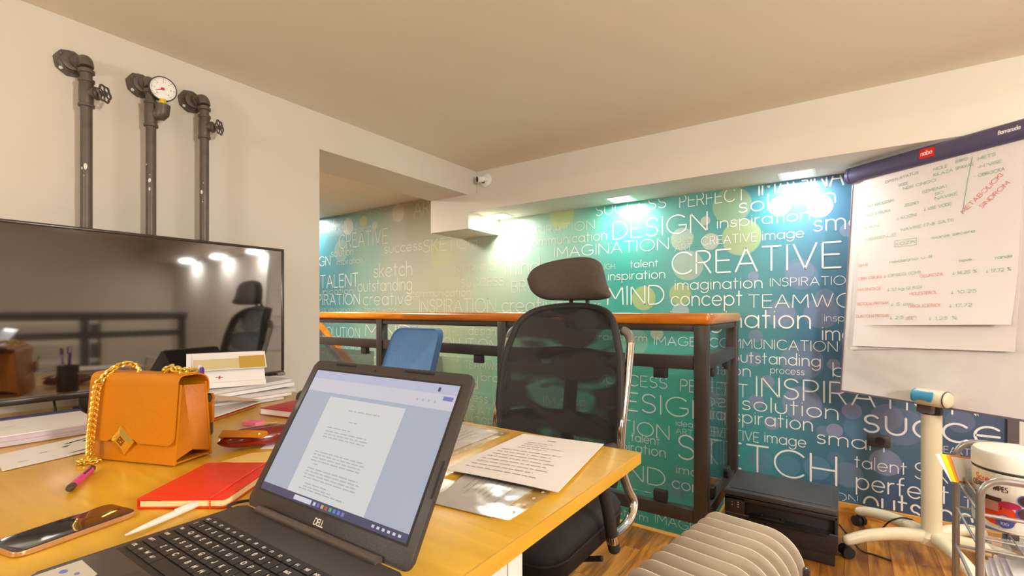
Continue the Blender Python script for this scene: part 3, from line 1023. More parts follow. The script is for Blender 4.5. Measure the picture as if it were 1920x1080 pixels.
# ================================================================ television on the desk
tv = thing('television', 'large flat black television standing on the desk against the left wall', 'television', (-2.1, .69, .755))
TW, TH = .995, .572
TZ0 = .052
m, nt, bs, out = new_mat('tv_screen')
bs.inputs['Base Color'].default_value = S(24, 18, 15)
bs.inputs['Roughness'].default_value = .045
bs.inputs['Specular IOR Level'].default_value = 1.0
bs.inputs['IOR'].default_value = 2.3
M['screen_black'] = m
b = MB()
b.box((-.022, 0, TZ0 + TH / 2), (.04, TW - .02, TH - .02), bev=.008)
b.box((-.05, 0, TZ0 + TH / 2 - .05), (.03, .6, .36), bev=.01)
b.build('back_case', M['black_plastic'], tv)
b = MB()
fw = .011
for y0, y1, z0, z1 in ((-TW / 2, TW / 2, TZ0 + TH - fw, TZ0 + TH), (-TW / 2, TW / 2, TZ0, TZ0 + .02), (-TW / 2, -TW / 2 + fw, TZ0 + .02, TZ0 + TH - fw), (TW / 2 - fw, TW / 2, TZ0 + .02, TZ0 + TH - fw)):
    b.bx(-.012, .006, y0, y1, z0, z1, bev=.003)
b.build('bezel', mat('tv_bezel', S(62, 54, 50), .25, .2), tv)
b = MB()
b.bx(-.008, .0015, -TW / 2 + fw, TW / 2 - fw, TZ0 + .02, TZ0 + TH - fw)
b.build('screen', M['screen_black'], tv)
for sy in (-.19, .36):
    b = MB()
    b.box((0, sy, .006), (.20, .034, .010), bev=.003)
    b.box((-.025, sy, .03), (.028, .03, .05), bev=.003)
    b.build('foot', M['black_plastic'], tv)
b = MB()
b.box((.010, TW / 2 - .02, TZ0 + .006), (.02, .035, .014), bev=.003)
b.build('corner_foot', mat('grey_plastic', S(140, 134, 130), .4), tv)

cb = thing('television_cable', 'thin black cable hanging below the left part of the television', 'cable', (-2.12, .42, .757))
b = MB()
b.tube(smooth_path([(.0, .0, .052), (.003, .002, .03), (.01, .0, .012), (.03, -.03, .003), (.02, -.12, .003), (.0, -.16, .02), (-.005, -.18, .052)], 6), .0032, 8)
b.build('wire', M['rubber'], cb)

# ================================================================ small security camera in the corner
sc = thing('security_camera', 'small white eyeball security camera in the corner under the ceiling', 'camera', (-2.225, BAND_Y, 2.085))
ax = V((-.05, -.72, -.42)).normalized()
b = MB()
b.lathe([(.052, .0015), (.052, .010), (.044, .018), (.034, .022)], (0, 0, 0), (0, -1, 0), 32)
b.build('base', M['white'], sc)
b = MB()
b.ell((0, -.034, 0), (.031, .031, .031), seg=24)
bl = b.build('ball', M['white'], sc)
b = MB()
c = V((-.012, -.040, .0)) ; ax = V((-.35, -.80, -.12)).normalized()
b.lathe([(.024, .008), (.026, .03), (.026, .042), (.0225, .043), (.0215, .036)], c, ax, 28)
b.build('lens_barrel', M['white'], sc)
b = MB()
b.lathe([(.0214, .0355), (.0214, .039), (.010, .040), (.009, .037)], c, ax, 24)
b.build('lens', M['rubber'], sc)
b = MB()
b.tube([V((.012, -.052, -.020)) + V((.012 * math.cos(R(q)), 0, .010 * math.sin(R(q)))) for q in range(180, 361, 20)], .003, 8)
b.build('dark_slot', M['rubber'], sc)

# ================================================================ wall socket
so = thing('wall_socket', 'black single wall socket low on the blue mural behind the flip chart stand', 'socket', (.147, YM - .0056, .424), 0)
b = MB()
b.prism(rrect(.094, .062, .008), .016, MX.Translation((0, 0, 0)) @ MX(((1, 0, 0, 0), (0, 0, -1, 0), (0, 1, 0, 0), (0, 0, 0, 1))), 0, .003)
b.build('plate', mat('socket_grey', S(66, 60, 60), .4), so)
b = MB()
b.lathe([(.021, .0162), (.022, .0175), (.019, .0178), (.0185, .0162), (.0001, .0163)], (.004, 0, 0), (0, -1, 0), 28)
for s in (-1, 1):
    b.cyl((.004 + s * .009, -.0163, 0), (.004 + s * .009, -.0178, 0), .003, seg=10)
b.build('socket_ring', M['rubber'], so)
# ================================================================ desk
DZ = .755
dk = thing('desk', 'long light oak office desk covered with papers, laptop and handbag', 'desk', (-1.36, .3, 0))
b = MB()
b.bx(-.95, .952, -1.1, .828, DZ - .027, DZ - .001, bev=.0015)
b.build('tabletop', M['desk'], dk)
b = MB()
b.bx(.9525, .9545, -1.1, .828, DZ - .027, DZ - .001)
b.bx(-.95, .9545, .8285, .8305, DZ - .027, DZ - .001)
b.build('edge_banding', M['desk_edge'], dk)
M['white_panel'] = mat('white_laminate', S(226, 220, 214), .45)
b = MB()
b.bx(.50, .925, -.2, .352, .02, .7275, bev=.002)
pd = b.build('pedestal_cabinet', M['white_panel'], dk)
b = MB()
b.bx(.9255, .9275, -.2, .305, .03, .72, bev=.001)
b.bx(.9255, .9275, .310, .35, .03, .72, bev=.001)
b.build('side_panel', M['white_panel'], pd)
b = MB()
b.bx(-.93, -.90, -1.0, .75, .0, .7275, bev=.002)
b.build('leg_panel', M['white_panel'], dk)
b = MB()
b.bx(.2, .24, -1.0, -.4, 0, .7275, bev=.002)
b.build('leg_panel', M['white_panel'], dk)

# ================================================================ sheets and stacks
def quad_pt(c, s, t):
    return (c[0] * (1 - s) + c[1] * s) * (1 - t) + (c[3] * (1 - s) + c[2] * s) * t
def sheet_bm(b, c, ctr, th=.001, curl=None, lines=(), mi=0, n=8, shapes=()):
    fn = lambda u, v: quad_pt(c, u, v) - ctr + V((0, 0, curl(u, v) if curl else 0))
    b.surf(fn, n, n, th, mi)
    for s0, s1, t, h, k in lines:
        m_ = max(1, int((s1 - s0) * n))
        for q in range(m_):
            a, d = s0 + (s1 - s0) * q / m_, s0 + (s1 - s0) * (q + 1) / m_
            up = V((0, 0, th + .0006))
            b.face([b.v(fn(a, t) + up), b.v(fn(d, t) + up), b.v(fn(d, t + h) + up), b.v(fn(a, t + h) + up)], k)
    for poly, k in shapes:
        up = V((0, 0, th + .0007))
        b.face([b.v(fn(*p) + up) for p in poly], k)
def sheet(name, label, cat, c, th=.001, mats=None, curl=None, lines=(), group=None, shapes=()):
    c = [V(p) for p in c]
    ctr = sum(c, V((0, 0, 0))) / 4
    b = MB()
    sheet_bm(b, c, ctr, th, curl, lines, shapes=shapes)
    o = b.build(name, mats or [M['paper'], M['ink'], M['ink_dark']], None, ctr)
    return tag(o, label, cat, group)
def para(rows, s0, s1, t0, dt, h, rnd=.2, mi=1):
    out = []
    for k in range(rows):
        e = s1 - (s1 - s0) * random.random() * rnd
        x = s0
        while x < e:
            w = random.uniform(.03, .12)
            out.append((x, min(x + w, e), t0 - dt * k, h, mi))
            x += w + .015
    return out
def Z(u, v, z=DZ):
    return on_z(u, v, z)

# right side: sleeve with papers at the back, loose document, sleeve with papers at the front
M['sleeve'] = thin_glass('plastic_sleeve', (.985, .985, .985, 1), .16, .4, bump=(9, .35))
def sleeve(label, c, inner, lift, holes):
    t = thing('plastic_sleeve', label, 'document sleeve', V(sum((V(p) for p in c), V((0, 0, 0))) / 4), 0, 'plastic document sleeves on the right of the desk')
    ctr = V(t.location)
    b = MB()
    sheet_bm(b, [V(p) for p in inner], ctr, .0014, lambda s, q: lift, para(8, .15, .85, .8, .085, .018, .3))
    b.build('document', [M['paper'], M['ink'], M['ink_dark']], t)
    b = MB()
    sheet_bm(b, [V(p) for p in c], ctr, .0006, lambda s, q: lift + .0035 + .0012 * math.sin(9 * s + 5 * q))
    fm = b.build('film', M['sleeve'], t)
    b = MB()
    (a0, a1) = holes
    for k in range(7):
        f_ = (k + .5) / 7
        p = V(a0).lerp(V(a1), f_) - ctr + V((0, 0, lift + .0050))
        d = (V(a1) - V(a0)).normalized()
        n_ = V((-d.y, d.x, 0))
        ls = .009
        b.face([b.v(p + d * ls * .5 * math.cos(w * PI / 5) + n_ * .0028 * math.sin(w * PI / 5)) for w in range(10)])
    b.build('punched_strip', M['paper_grey'], fm)
    return t
bs_ = [(-1.05, 1.10, DZ), (-1.02, .80, DZ), (-.745, .826, DZ), (-.765, 1.09, DZ)]
sleeve('plastic sleeve with white papers behind the right edge of the laptop', bs_,
       [(-1.04, 1.09, DZ), (-1.01, .81, DZ), (-.785, .83, DZ), (-.80, 1.08, DZ)], .0005, ((-.757, .84, DZ), (-.776, 1.08, DZ)))
fs_ = [(-.705, .93, DZ), (-.612, .612, DZ), (-.444, .630, DZ), (-.455, .90, DZ)]
sleeve('creased shiny plastic sleeve with papers at the front, half under the loose document', fs_,
       [(-.70, .92, DZ), (-.608, .616, DZ), (-.482, .630, DZ), (-.50, .90, DZ)], .0005, ((-.457, .645, DZ), (-.466, .88, DZ)))
sheet('document', 'loose printed white document lying near the right end of the desk', 'paper',
      [(-.695, .745, DZ + .008), (-.434, .77, DZ + .008), (-.502, 1.128, DZ + .004), (-.725, 1.095, DZ + .004)], .0012, None,
      lambda s, t: .002 * math.sin(3 * s) * (1 - t), para(4, .22, .72, .78, .05, .010, .5) + para(8, .1, .8, .55, .062, .012, .35) + [(.40, .50, .87, .025, 1)])

# left side: thick stack and loose sheet
def stack(name, label, c, z0, layers, mats, cat='paper stack', jit=.004, group=None, extra=None):
    t = thing(name, label, cat, (sum((V(p) for p in c), V((0, 0, 0))) / 4).to_tuple()[:2] + (z0,), 0, group)
    ctr = V(t.location)
    z = 0
    for th, k, nm in layers:
        off = V((random.uniform(-jit, jit), random.uniform(-jit, jit), 0))
        b = MB()
        cc = [V((p[0], p[1], z0 + z)) + off for p in c]
        ang = random.uniform(-.02, .02)
        mr = MX.Rotation(ang, 4, 'Z')
        m0 = sum(cc, V((0, 0, 0))) / 4
        cc = [m0 + mr @ (p - m0) for p in cc]
        sheet_bm(b, cc, ctr, th, None, extra(nm) if extra else (), n=3)
        b.build(nm, mats[k], t)
        z += th + .0006
    return t
M['paper_lilac'] = mat('lilac_paper', S(212, 200, 214), .75)
M['blue_edge'] = mat('blue_folder', S(66, 62, 120), .5)
ls_ = [(-1.735, -.12, 0), (-1.725, .46, 0), (-2.0, .47, 0), (-2.01, -.1, 0)]
stack('paper_stack', 'thick stack of white papers and files under the television', ls_, DZ,
      [(.012, 0, 'lower_sheaf'), (.009, 1, 'upper_sheaf'), (.004, 0, 'top_sheets')], [[M['paper_lilac']], [M['paper']], [M['paper'], M['ink']]][:3],
      extra=lambda nm: ([(.3, .6, .4, .01, 1), (.35, .55, .55, .01, 1)] if nm == 'top_sheets' else ())) if False else None
t = thing('paper_stack', 'thick stack of white papers and files lying under the television', 'paper stack', (-1.87, .17, DZ))
for nm, c, z, th, mm in (('lower_sheaf', [(-1.745, -.12), (-1.735, .462), (-2.02, .47), (-2.03, -.1)], .0005, .012, M['paper_lilac']),
                         ('upper_sheaf', [(-1.745, -.12), (-1.738, .45), (-2.02, .462), (-2.03, -.1)], .013, .010, M['paper_lilac']),
                         ('top_sheet', [(-1.752, -.12), (-1.742, .44), (-1.985, .455), (-1.99, -.1)], .0235, .0035, M['paper']),
                         ('blue_folder', [(-1.99, -.12), (-1.985, .46), (-2.025, .46), (-2.03, -.12)], .0235, .006, M['blue_edge'])):
    b = MB()
    sheet_bm(b, [V((p[0], p[1], DZ + z)) for p in c], V(t.location), th, None,
             [(.45, .75, .35, .01, 1), (.5, .72, .5, .012, 1), (.62, .64, .1, .1, 1)] if nm == 'top_sheet' else (), n=3)
    b.build(nm, [mm, M['ink']], t)
sheet('document', 'loose white sheet with black arrow shapes lying left of the handbag', 'paper',
      [(-1.478, .212, DZ + .0006), (-1.53, .45, DZ + .0006), (-1.728, .462, DZ + .0006), (-1.648, .222, DZ + .0006)], .001, None, None,
      [(.12, .2, .25, .02, 1), (.3, .36, .5, .03, 1)], None,
      [([(.52, .74), (.55, .71), (.74, .80), (.74, .83)], 2), ([(.48, .58), (.51, .54), (.57, .62)], 2), ([(.66, .66), (.73, .62), (.78, .70), (.78, .76)], 2), ([(.45, .14), (.80, .12), (.80, .16), (.62, .165)], 2)])

# paper pile under the calendar
t = thing('paper_stack', 'untidy fanned pile of white papers under the desk calendar', 'paper stack', (-1.83, .93, DZ))
rows = [([(-1.79, .66), (-1.785, 1.01), (-1.98, 1.02), (-1.97, .68)], .008, 0), ([(-1.795, .66), (-1.80, 1.05), (-1.99, 1.04), (-1.98, .68)], .010, .1),
        ([(-1.80, .68), (-1.80, 1.07), (-2.0, 1.05), (-1.98, .70)], .012, .05), ([(-1.805, .68), (-1.83, 1.08), (-2.01, 1.06), (-1.99, .69)], .012, .08),
        ([(-1.81, .70), (-1.85, 1.08), (-2.02, 1.06), (-2.0, .69)], .012, .02)]
z = .0005
for k, (c, th, q) in enumerate(rows):
    b = MB()
    sheet_bm(b, [V((p[0], p[1], DZ + z)) for p in c], V(t.location), th, (lambda s, tt: .006 * s * s) if k > 2 else None, n=5)
    b.build('sheaf', M['paper'] if k % 2 else M['paper_grey'], t)
    z += th + .0015
PILE = DZ + z

# ================================================================ desk calendar (tent with spiral)
cal = thing('desk_calendar', 'white spiral desk calendar with a yellow month page standing on the paper pile', 'calendar', (-1.945, .87, PILE + .006), R(69))
# local x along the spiral, local -y towards the room
CW, CH, CD = .25, .115, .095
b = MB()
b.surf(lambda u, v: V(((u - .5) * CW, -CD + CD * v * .93, CH * v)), 4, 4, .0025)
b.build('front_leaf', M['paper'], cal)
b = MB()
b.surf(lambda u, v: V(((u - .5) * CW, .075 - .075 * v * .93, CH * v)), 4, 4, -.0025)
b.build('back_leaf', mat('brown_card', S(62, 40, 34), .6), cal)
b = MB()
b.bx(-CW / 2, CW / 2, -CD - .012, .078, -.003, -.0005)
b.bx(-CW / 2, CW / 2, -CD - .012, -CD - .001, -.0004, .016)
b.build('base', M['paper'], cal)
M['cal_page'] = mat('calendar_page', S(214, 200, 150), .7)
M['cal_gold'] = mat('calendar_gold', S(196, 160, 66), .7)
b = MB()
pg = lambda u, v: V(((u - .45) * CW * .96, -CD * .50 + CD * v * .46 - .008 - .022 * (1 - v) * (1 - v), CH * .50 + CH * .50 * v))
b.surf(pg, 8, 6, .0012)
for u0, u1, v0, v1, k in ((.02, .62, .06, .62, 1), (.62, .98, .04, .74, 2)):
    for i in range(4):
        a, c = u0 + (u1 - u0) * i / 4, u0 + (u1 - u0) * (i + 1) / 4
        up = V((0, -.0022, .0018))
        b.face([b.v(pg(a, v0) + up), b.v(pg(c, v0) + up), b.v(pg(c, v1) + up), b.v(pg(a, v1) + up)], k)
b.build('month_page', [M['paper'], M['cal_page'], M['cal_gold']], cal)
b = MB()
for k in range(30):
    x = -CW / 2 + .01 + (CW - .02) * k / 29
    b.tube([V((x, .006 * math.cos(R(a)), CH * .975 + .007 * math.sin(R(a)))) for a in range(0, 360, 36)], .0011, 5, closed=True)
b.build('spiral', M['steel_dark'], cal)
b = MB()
p0 = V((-CW * .10, -CD * .76 - .0045, CH * .26))
dn = V((1, 0, 0)); du = V((0, .63, .77))
def lgq(x0, x1, y0, y1, mi, sk=0):
    b.face([b.v(p0 + dn * x0 + du * y0), b.v(p0 + dn * x1 + du * y0), b.v(p0 + dn * (x1 + sk) + du * y1), b.v(p0 + dn * (x0 + sk) + du * y1)], mi)
lgq(-.012, .0, -.001, .002, 0); lgq(0, .012, -.001, .002, 1); lgq(-.003, .002, -.006, .007, 2, .003)
b.build('logo_mark', [mat('logo_green', S(60, 130, 80), .6), mat('logo_blue', S(50, 60, 150), .6), mat('logo_red', S(200, 40, 50), .6)], cal)

# brochure: two stiff leaves opened like a beak
br = thing('brochure', 'open folded brochure with orange edges and a pale brown cover beside the handbag', 'brochure', (-1.70, .78, DZ))
tip = V((-1.795, .905, DZ + .010)) - V(br.location)
bl_ = [V((-1.63, .635, DZ + .001)), V((-1.585, .74, DZ + .001)), V((-1.62, .80, DZ + .003))]
M['orange'] = mat('orange_card', S(214, 106, 40), .6)
M['cover'] = mat('brown_cover', S(206, 176, 150), .6, noise=(30, .16), stretch=(1, 3, 1))
def leaf(z0, z1, m_, nm, w=.0022):
    b = MB()
    near0, near1 = V((-1.565, .60, DZ + z0)), V((-1.70, .55, DZ + z0))
    far0, far1 = V((-1.74, .90, DZ + z1)), V((-1.775, .88, DZ + z1))
    sheet_bm(b, [near0, far0, far1, near1], V(br.location), w, None, n=4)
    b.build(nm, m_, br)
leaf(.001, .002, M['orange'], 'lower_leaf')
leaf(.008, .012, M['paper'], 'inner_page')
b = MB()
sheet_bm(b, [V((-1.575, .59, DZ + .082)), V((-1.74, .905, DZ + .016)), V((-1.785, .885, DZ + .020)), V((-1.74, .60, DZ + .094))], V(br.location), .0022, None, n=4)
b.build('cover_leaf', M['cover'], br)

# ================================================================ handbag
M['leather'] = mat('tan_leather', S(206, 126, 2), .42, noise=(8, .05), bump=(220, .06), coat=.05, spec=.35)
M['leather_in'] = mat('tan_leather_side', S(198, 118, 6), .48, noise=(10, .06), bump=(160, .08))
M['leather_edge'] = mat('leather_edge', S(150, 78, 10), .5)
BW, BD, BH = .250, .092, .198
bag = thing('handbag', 'tan leather handbag with gold chain strap and diamond clasp standing on the desk', 'handbag', (-1.345, .436, DZ), R(21))
def body_sec(z):
    k = z / BH
    return -.049 + .016 * k, .049 - .016 * k         # front y, back y
b = MB()
f0, k0 = body_sec(.004)
f1, k1 = body_sec(.180)
for s in (0, 1):                                     # front and back walls
    ya, yb = (f0, f1) if s == 0 else (k0, k1)
    d = .005 if s == 0 else -.005
    pts = [(ya, .002), (yb, .178), (yb + d, .178), (ya + d, .002)]
    b.prism([(p[0], p[1]) for p in pts], BW, MX(((0, 0, 1, -BW / 2), (1, 0, 0, 0), (0, 1, 0, 0), (0, 0, 0, 1))), 0, .0012)
b.bx(-BW / 2 + .003, BW / 2 - .003, f0 + .002, k0 - .002, .003, .007)
b.build('body', M['leather'], bag)
for s in (-1, 1):
    b = MB()
    def gus(u, v, s=s):
        z = .012 + .16 * v
        a, c = body_sec(z)
        y = a + .004 + (c - a - .008) * u
        fold = (1 - abs(2 * u - 1)) * (.024 * v + .003)
        return V((s * (BW / 2 - .004 - fold), y, z + .012 * (1 - abs(2 * u - 1)) * (1 - v)))
    b.surf(gus, 10, 8, .002 * s)
    b.build('gusset', M['leather_in'], bag)
# flap: from the back edge over the top and down the front
sec = [(.034, .150), (.035, .172)] + [(.0, .185)]
path = [(.036, .15)] + [(.036 * math.cos(R(a)), .176 + .022 * math.sin(R(a))) for a in range(0, 91, 15)] + [(-.024, .1975)] + [(-.026 - .014 * math.sin(R(a)), .184 + .0135 * math.cos(R(a))) for a in range(15, 91, 15)]
for zz in (.16, .13, .10, .07, .04, .0):
    path.append((body_sec(zz)[0] - .006, zz))
cum = [0]
for i in range(1, len(path)):
    cum.append(cum[-1] + math.hypot(path[i][0] - path[i - 1][0], path[i][1] - path[i - 1][1]))
def along(s):
    for i in range(1, len(path)):
        if s <= cum[i] or i == len(path) - 1:
            k = (s - cum[i - 1]) / (cum[i] - cum[i - 1])
            return path[i - 1][0] + (path[i][0] - path[i - 1][0]) * k, path[i - 1][1] + (path[i][1] - path[i - 1][1]) * k
zfull = cum[-1]
def flap_len(x):
    xc = -.016
    d = abs(x - xc)
    z = .046
    if d < .046:
        z = .046 + .026 * (1 - d / .046)
    e = BW / 2 + .002 - abs(x)
    if e < .018:
        z += .018 - math.sqrt(max(0, .018 ** 2 - (.018 - e) ** 2))
    return zfull - z
b = MB()
def flap(u, v):
    x = (u - .5) * (BW + .004)
    y, z = along(v * flap_len(x))
    return V((x, y, z))
b.surf(lambda u, v: flap(u, 1 - v), 60, 44, .0032)
fl = b.build('flap', M['leather'], bag)
# clasp: bevelled gold diamond with an inset
cy = body_sec(.05)[0] - .0085
mc = MX.Translation((-.016, cy, .050)) @ MX.Rotation(R(6), 4, 'X') @ MX(((1, 0, 0, 0), (0, 0, -1, 0), (0, 1, 0, 0), (0, 0, 0, 1)))
b = MB()
q = .0340
b.rings([[mc @ V((q * math.cos(R(a)), q * math.sin(R(a)), -.004)) for a in (0, 90, 180, 270)], [mc @ V((q * math.cos(R(a)), q * math.sin(R(a)), .001)) for a in (0, 90, 180, 270)],
         [mc @ V((q * .56 * math.cos(R(a)), q * .56 * math.sin(R(a)), .005)) for a in (0, 90, 180, 270)]], 0)
for k in (-1, 1):
    b.ribbon([(-.011 * k, 0), (0, .011), (.002, .004), (-.004 * k, -.002)], .0016, mc @ MX.Translation((0, 0, .0056)), 1)
b.ribbon([(-.010, .0), (.0, -.010), (.010, .0)], .0016, mc @ MX.Translation((0, 0, .0056)), 1)
for p in ((-.005, .003), (.004, -.004), (.005, .005), (-.002, -.006)):
    b.ribbon([p, (p[0] + .0004, p[1])], .0034, mc @ MX.Translation((0, 0, .0057)), 1)
b.build('clasp', [M['gold'], M['leather_edge']], bag, sharp=10)
# chain
def chain(pts, pitch, wl, ww, r):
    b = MB()
    P = smooth_path(pts, 14)
    d = [0]
    for i in range(1, len(P)):
        d.append(d[-1] + (P[i] - P[i - 1]).length)
    def at(s):
        for i in range(1, len(P)):
            if s <= d[i]:
                k = (s - d[i - 1]) / max(1e-9, d[i] - d[i - 1])
                return P[i - 1].lerp(P[i], k), (P[i] - P[i - 1]).normalized()
        return P[-1], (P[-1] - P[-2]).normalized()
    n = int(d[-1] / pitch)
    for k in range(n):
        p, tg = at((k + .5) * pitch)
        x, y, a = frame_of(tg)
        an = R(38 if k % 2 else -38)
        side = x * math.cos(an) + y * math.sin(an)
        tilt = (tg + side * (.45 if k % 2 else -.45)).normalized()
        side = (side - tilt * side.dot(tilt)).normalized()
        b.tube([p + tilt * (wl * math.cos(2 * PI * j / 12)) + side * (ww * math.sin(2 * PI * j / 12)) for j in range(12)], r, 6, closed=True)
    return b
fx = -.090
ch = [(-.053, .012, .205), (-.060, -.004, .218), (-.072, -.022, .214), (-.082, -.040, .197), (fx, -.054, .17), (fx - .002, -.060, .12), (fx - .004, -.066, .06), (fx - .002, -.070, .012),
      (fx - .012, -.080, .007), (fx - .002, -.088, .007), (fx + .014, -.080, .007), (fx + .03, -.072, .007)]
chain(ch, .0062, .0086, .0062, .0022).build('chain_strap', M['gold'], bag)
chain([(.055, -.012, .204), (.068, -.008, .213), (.084, -.004, .207), (.100, .004, .206), (.114, .012, .203)], .0085, .0105, .007, .0026).build('chain_strap', M['gold'], bag)
for x0 in (-.058, .072):
    b = MB()
    b.tube([V((x0 + .011 * math.cos(R(a)), .006, .2005 + .013 * math.sin(R(a)))) for a in range(0, 181, 20)], .0028, 8)
    b.build('eyelet', M['gold'], bag)
b = MB()
b.bx(.070, .1235, .050, .058, .075, .122, bev=.002)
b.tube([(.116, .056, .122), (.120, .058, .134), (.112, .062, .142)], .003, 8)
b.build('back_loop', M['leather_in'], bag)

# strap end lying over the burgundy case
st = thing('leather_strap', 'brown leather strap end with a snap stud lying across the burgundy case', 'strap', (-1.197, .594, DZ + .040), R(35))
st.rotation_euler = (R(32), 0, R(35))
b = MB()
zs = lambda x: .0 - .05 * max(0, x)
b.surf(lambda u, v: V((-.075 + .105 * u, (-.011 + .022 * v), zs(-.075 + .105 * u))), 16, 3, .003)
b.surf(lambda u, v: V((.0295 + .011 * math.sin(u * PI / 2), (v - .5) * .022 * math.cos(u * PI / 2), zs(.03))), 6, 3, .003)
b.build('strap', M['leather_in'], st)
b = MB()
b.lathe([(.004, .0), (.004, .002), (.002, .0035)], (.022, 0, zs(.03) + .003), (0, 0, 1), 12)
b.build('stud', M['gold'], st)

# burgundy glasses case
M['burgundy'] = mat('burgundy_lacquer', S(112, 18, 14), .16, coat=.6)
M['burgundy_red'] = mat('burgundy_lower', S(142, 26, 16), .22, coat=.4)
gc_ = thing('glasses_case', 'glossy burgundy glasses case lying between handbag and laptop', 'case', (-1.232, .640, DZ), R(73))
def shell(b, z0, hgt, wid, ln, sgn, mi=0):
    b.surf(lambda u, v: V((ln * (2 * u - 1), wid * math.cos(v * PI) * max(.02, (1 - abs(2 * u - 1) ** 2.4)) ** .7, z0 + sgn * hgt * math.sin(v * PI) ** .8 * max(.0, 1 - abs(2 * u - 1) ** 3) ** .6)), 28, 18, 0, mi)
b = MB()
shell(b, .019, .029, .041, .100, 1)
b.build('lid', M['burgundy'], gc_)
b = MB()
shell(b, .0185, .0175, .043, .101, -1)
shell(b, .0185, .0015, .043, .101, 1)
b.build('lower_shell', M['burgundy_red'], gc_)

# pens standing behind the bag
ph = thing('pen_holder', 'pen cup standing on the desk behind the handbag', 'pen holder', (-1.47, .585, DZ))
b = MB()
b.lathe([(.034, .0), (.036, .002), (.036, .11), (.033, .11), (.033, .004), (.001, .004)], seg=28)
b.build('cup', M['steel_dark'], ph)
M['violet'] = mat('violet_plastic', S(96, 50, 150), .3)
M['clear_cap'] = mat('pale_cap', S(214, 206, 226), .2)
for k, (x, y, rx, ry, hh, lb) in enumerate(((-.012, -.004, -6, 3, .182, 'violet pen with pale cap in the cup behind the handbag, left of the three'), (.004, .008, 2, 5, .176, 'pale capped pen in the middle of the cup behind the handbag'), (.014, -.008, 4, 8, .172, 'violet and white pen on the right side of the cup behind the handbag'))):
    p = thing('pen', lb, 'pen', (-1.47 + x, .585 + y, DZ + .012), 0, 'pens behind the handbag')
    p.rotation_euler = (R(rx) * .6, R(ry) * .6, 0)
    b = MB()
    b.cyl((0, 0, -.004), (0, 0, hh - .03), .0048, seg=12)
    b.build('barrel', M['clear_cap'] if k else M['violet'], p)
    b = MB()
    b.lathe([(.0055, hh - .03), (.0058, hh - .005), (.004, hh)], seg=12)
    b.box((.0065, 0, hh - .014), (.002, .003, .03))
    b.build('cap', M['violet'] if k else M['clear_cap'], p)

# ================================================================ small desk things
M['red_book'] = mat('red_cover', S(176, 22, 42), .45)
rb = thing('notebook', 'crimson hardback notebook lying behind the laptop lid', 'notebook', (-1.53, .93, DZ), R(12))
b = MB()
for z in (.0012, .0215):
    b.bx(-.075, .075, -.105, .105, z, z + .0022, bev=.0008)
b.bx(.0735, .0757, -.105, .105, .0012, .0237)
b.build('cover', M['red_book'], rb)
b = MB()
b.bx(-.0725, .073, -.102, .102, .0036, .0213)
b.build('pages', M['paper'], rb)

M['orange_red'] = mat('orange_red_cover', S(240, 52, 10), .45, noise=(6, .03))
nb = thing('notebook', 'orange red notebook with elastic band lying left of the laptop', 'notebook', (-1.005, .430, DZ), R(36))
NW, NL = .155, .20
b = MB()
b.prism(rrect(NW, NL, .006), .0022, MX.Translation((0, 0, .0008)), 0, .0005)
b.prism(rrect(NW, NL, .006), .0022, MX.Translation((0, 0, .0145)), 0, .0005)
b.bx(-NW / 2 - .0002, -NW / 2 + .002, -NL / 2 + .004, NL / 2 - .004, .001, .0165, bev=.0006)
b.build('cover', M['orange_red'], nb)
b = MB()
b.prism(rrect(NW - .005, NL - .006, .005), .0112, MX.Translation((0.001, 0, .0032)))
b.build('pages', mat('cream_pages', S(250, 232, 170), .7), nb)
b = MB()
xe = NW / 2 - .026
b.tube([(xe, -NL / 2 - .001, .0005), (xe, -NL / 2 - .0012, .0172), (xe, 0, .0178), (xe, NL / 2 + .0012, .0172), (xe, NL / 2 + .001, .0005)], .0022, 6, flat=.5)
b.build('elastic_band', M['orange_red'], nb)
b = MB()
b.surf(lambda u, v: V((-NW / 2 + .012 + .03 * u, -NL / 2 + .002 - .003 * math.sin(u * PI), .013 + .002 * math.sin(u * PI) + .0 * v)), 6, 1, .001)
b.build('page_marker', mat('olive_ribbon', S(140, 120, 40), .6), nb)

sheet('note_sheet', 'pale yellow note sheet partly under the orange red notebook', 'paper', [Z(415, 866), Z(500, 872), Z(522, 845), Z(470, 850)], .0006, [mat('cream_note', S(232, 196, 110), .75)], lambda s, t: .0002)
sheet('sticky_note', 'small yellow sticky note beside the right foot of the handbag', 'sticky note', [Z(383, 820), Z(400, 812), Z(386, 795), Z(372, 800)], .0008, [mat('yellow_note', S(236, 212, 60), .7)], lambda s, t: .0003)
sn = thing('sticky_note_pad', 'small pink sticky note pad behind the burgundy case', 'sticky note', Z(475, 796), R(20))
b = MB()
b.bx(-.024, .024, -.018, .018, .0004, .010)
b.build('pad', mat('pink_note', S(236, 120, 160), .7), sn)
mk = thing('matchstick', 'thin pale wooden stick lying behind the burgundy case', 'stick', Z(503, 794), R(70))
b = MB()
b.box((0, 0, .002), (.05, .0024, .0024))
b.build('stick', M['base_wood'], mk)
sheet('note_sheet', 'small white paper scrap under the left edge of the laptop lid', 'paper', [Z(488, 842), Z(520, 842), Z(530, 820), Z(508, 828)], .0007, [M['paper']], lambda s, t: .0002)

